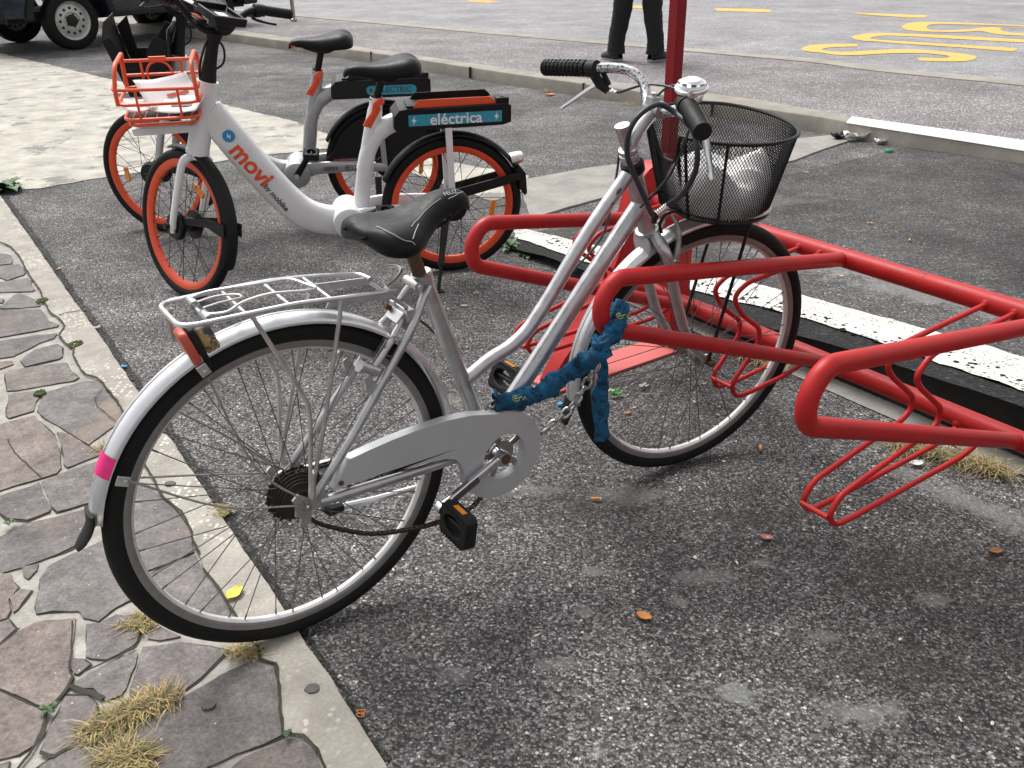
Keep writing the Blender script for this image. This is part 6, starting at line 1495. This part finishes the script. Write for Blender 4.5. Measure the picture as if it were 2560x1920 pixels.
def husk(px, py, ang, L=.014, wd=.0045):
    p = lie(px, py); b = MB(); d = V(math.cos(ang), math.sin(ang), 0); s_ = V(-d.y, d.x, 0); rows = []
    for i in range(7):
        t = -1+2*i/6; r_ = max(.0006, wd*math.sqrt(max(0, 1-t*t))); rows.append([d*(L*t)+s_*(r_*math.cos(a))+V(0,0,.0025+r_*.6*math.sin(a)) for a in [2*PI*k/8 for k in range(8)]])
    b.grid(rows, close=True); o = b.build('seed_husk', M['seed']); o.location = p; return o
HUSK = [(1425,1465),(1342,1590),(1738,1395),(912,1505),(1178,1404),(2442-600,1408),(1920,1344),(2125,1252),(2010,1326),(1660,1095),(1735,1005),(1798,1018),(1795,1038),(1530,985),(1586,1020),(1580,962),(1760,960),(1810,1155),(1290,1090),(1640,950),(1840,1105),(1500,978),(2060,1156),(2164,1322),(2400,1800),(1800,1690),(2250,1600),(2480,1810),(1290,1225),(1180,1265),(960,1510),(983,1425),(2120,1270),(2080,1130)]
for i, (x, y) in enumerate(HUSK):
    o = husk(x, y, random.uniform(0, PI), random.uniform(.004, .008), random.uniform(.002, .0034)); tag(o, 'small pale seed husk lying on the dark asphalt', 'seed husk', 'seed husks scattered on the asphalt')
def flatbit(name, label, cat, px, py, L, wd, ang, mat, curl=.25, kind='leaf', seed=0, z=None):
    p = lie(px, py) if z is None else gnd(px, py, z); d = V(math.cos(ang), math.sin(ang), 0); s_ = V(-d.y, d.x, 0); b = MB(); rows = []
    for i in range(11):
        t = i/10; w_ = wd*(math.sin(PI*(.04+.92*t))**.7 if kind == 'leaf' else 1); row = []
        for k in range(9):
            q = -1+k/4; nz = noise.noise(V(t*3+seed, q*1.5, seed)); row.append(d*(L*(t-.5))+s_*(w_*q)+V(0,0,.003+L*curl*(q*q*.35+(t-.5)**2)*.8+(abs(nz)*L*.28 if kind != 'leaf' else 0)))
        rows.append(row)
    b.grid(rows); o = b.build(name, mat, solid=.0012); o.location = p; return tag(o, label, cat)
flatbit('fallen_leaf', 'yellow leaf on the kerb strip seen through the rear spokes', 'leaf', 587, 1486, .045, .016, 1.1, M['yellowleaf'], z=.017)
flatbit('fallen_leaf', 'orange dry leaf on the open asphalt, centre of the foreground', 'leaf', 1610, 1543, .034, .011, -.6, M['orangeleaf'])
flatbit('fallen_leaf', 'pink petal on the asphalt below the red wheel slot', 'leaf', 1916, 1346, .030, .009, -.4, M['pinkleaf'])
flatbit('fallen_leaf', 'brownish leaf on the asphalt at the right edge', 'leaf', 2488, 1380, .034, .010, .1, M['brownleaf'])
flatbit('fallen_leaf', 'small orange leaf inside the front wheel', 'leaf', 1568, 1034, .020, .007, .3, M['orangeleaf'])
flatbit('fallen_leaf', 'pale yellow leaf lying beyond the rear wheel top', 'leaf', 828, 872, .030, .008, .5, M['seed'])
flatbit('fallen_leaf', 'pale leaf on the asphalt behind the seat tube', 'leaf', 1160, 766, .030, .006, .0, M['seed'])
flatbit('fallen_leaf', 'rusty leaf on the road edge near the far kerb behind the black grip', 'leaf', 1375, 238, .10, .03, .4, M['orangeleaf'])
flatbit('fallen_leaf', 'dark red scrap resting above the red rail', 'leaf', 2125, 625, .020, .006, .4, M['brownleaf'])
flatbit('paper_scrap', 'crumpled white paper lying against the far kerb at the right', 'paper scrap', 2140, 350, .16, .045, .15, M['paper'], .6, 'paper', 3)
flatbit('paper_scrap', 'small white paper ball right of the crumpled paper by the kerb', 'paper scrap', 2200, 359, .065, .03, .6, M['paper'], .9, 'paper', 5)
flatbit('bag_scrap', 'black plastic scrap left of the crumpled white paper by the kerb', 'plastic scrap', 2097, 349, .10, .035, .3, M['black'], .8, 'paper', 7)
flatbit('wrapper', 'green and white sweet wrapper inside the front wheel', 'wrapper', 1540, 990, .038, .011, .4, M['greenwrap'], .8, 'paper', 9)
flatbit('paper_scrap', 'white paper chip beside the green wrapper inside the front wheel', 'paper scrap', 1528, 982, .018, .008, 1.2, M['paper'], .8, 'paper', 10)
flatbit('paper_scrap', 'white paper shred in the dirt by the kerb, left', 'paper scrap', 242, 823, .030, .005, .5, M['paper'], .5, 'paper', 11)
flatbit('plastic_scrap', 'pale blue plastic shred in the dirt by the kerb, left', 'plastic scrap', 310, 920, .022, .006, -.2, M['bluecap'], .5, 'paper', 12)
flatbit('paper_scrap', 'light blue paper on the ground by the far kerb behind the white handlebar', 'paper scrap', 589, 99, .16, .05, .2, M['paper'], .6, 'paper', 13)
flatbit('bottle_shard', 'clear plastic flake inside the front wheel', 'plastic scrap', 1610, 968, .028, .010, .6, M['lens_clear'], .5, 'paper', 14)
flatbit('shell_chip', 'white chip lying on the dry grass at the foot of the step', 'chip', 2290, 1162, .040, .012, .1, M['paper'], .4, 'leaf', 15)
flatbit('paper_scrap', 'small white scrap on the asphalt in front of the hire bicycle wheel', 'paper scrap', 590, 590, .020, .010, .8, M['paper'], .5, 'paper', 16)
for px, py, lb, mt in ((1400, 1012, 'bright blue bottle cap on the asphalt left of the front wheel', 'bluecap'), (2222, 381, 'green glass bottle bottom by the far kerb at the right', 'greencap')):
    p = lie(px, py); b = MB(); r_ = .009 if py > 500 else .026; b.lathe(V(0,0,0), V(0,0,1), [(r_,0),(r_*1.05,.003),(r_*.95,r_*.55),(r_*.8,r_*.7),(0,r_*.72)], 18); o = b.build('plastic_disc' if mt == 'bluecap' else 'glass_shard', M[mt]); o.location = p; tag(o, lb, 'cap')
b = MB(); p = gnd(901, 1790, .004)
for k in range(2): b.tube([V((.006+.001*k)*math.cos(a)+.003*math.sin(2*a), .009*k+.005*math.sin(a), .002+.001*math.sin(3*a)) for a in [2*PI*i/24 for i in range(24)]], .0008, 6, closed=True)
o = b.build('rubber_band', M['amber']); o.location = p; tag(o, 'twisted orange rubber band on the asphalt beside the kerb, bottom', 'rubber band')
for px, py, lb in ((780, 1720, 'flat dark chewing gum spot on the kerb strip, bottom'), (520, 1760, 'dark gum spot on the large flagstone, bottom'), (425, 1208, 'grey gum patch on the kerb strip seen through the rear spokes')):
    p = gnd(px, py, .017); P = [(.014*(1+.25*noise.noise(V(math.cos(a)*2, math.sin(a)*2, px)))*math.cos(a), .012*(1+.25*noise.noise(V(math.cos(a)*2, math.sin(a)*2, px)))*math.sin(a)) for a in [2*PI*i/20 for i in range(20)]]
    b = MB(); b.prism(P, lambda x, y, d: V(x, y, d), -.004, .0003); o = b.build('gum_spot', M['blackgum'] if 'blackgum' in M else M.setdefault('blackgum', plain('old gum', (.10, .085, .09), .8, 0, .2, 60))); o.location = p; tag(o, lb, 'gum')
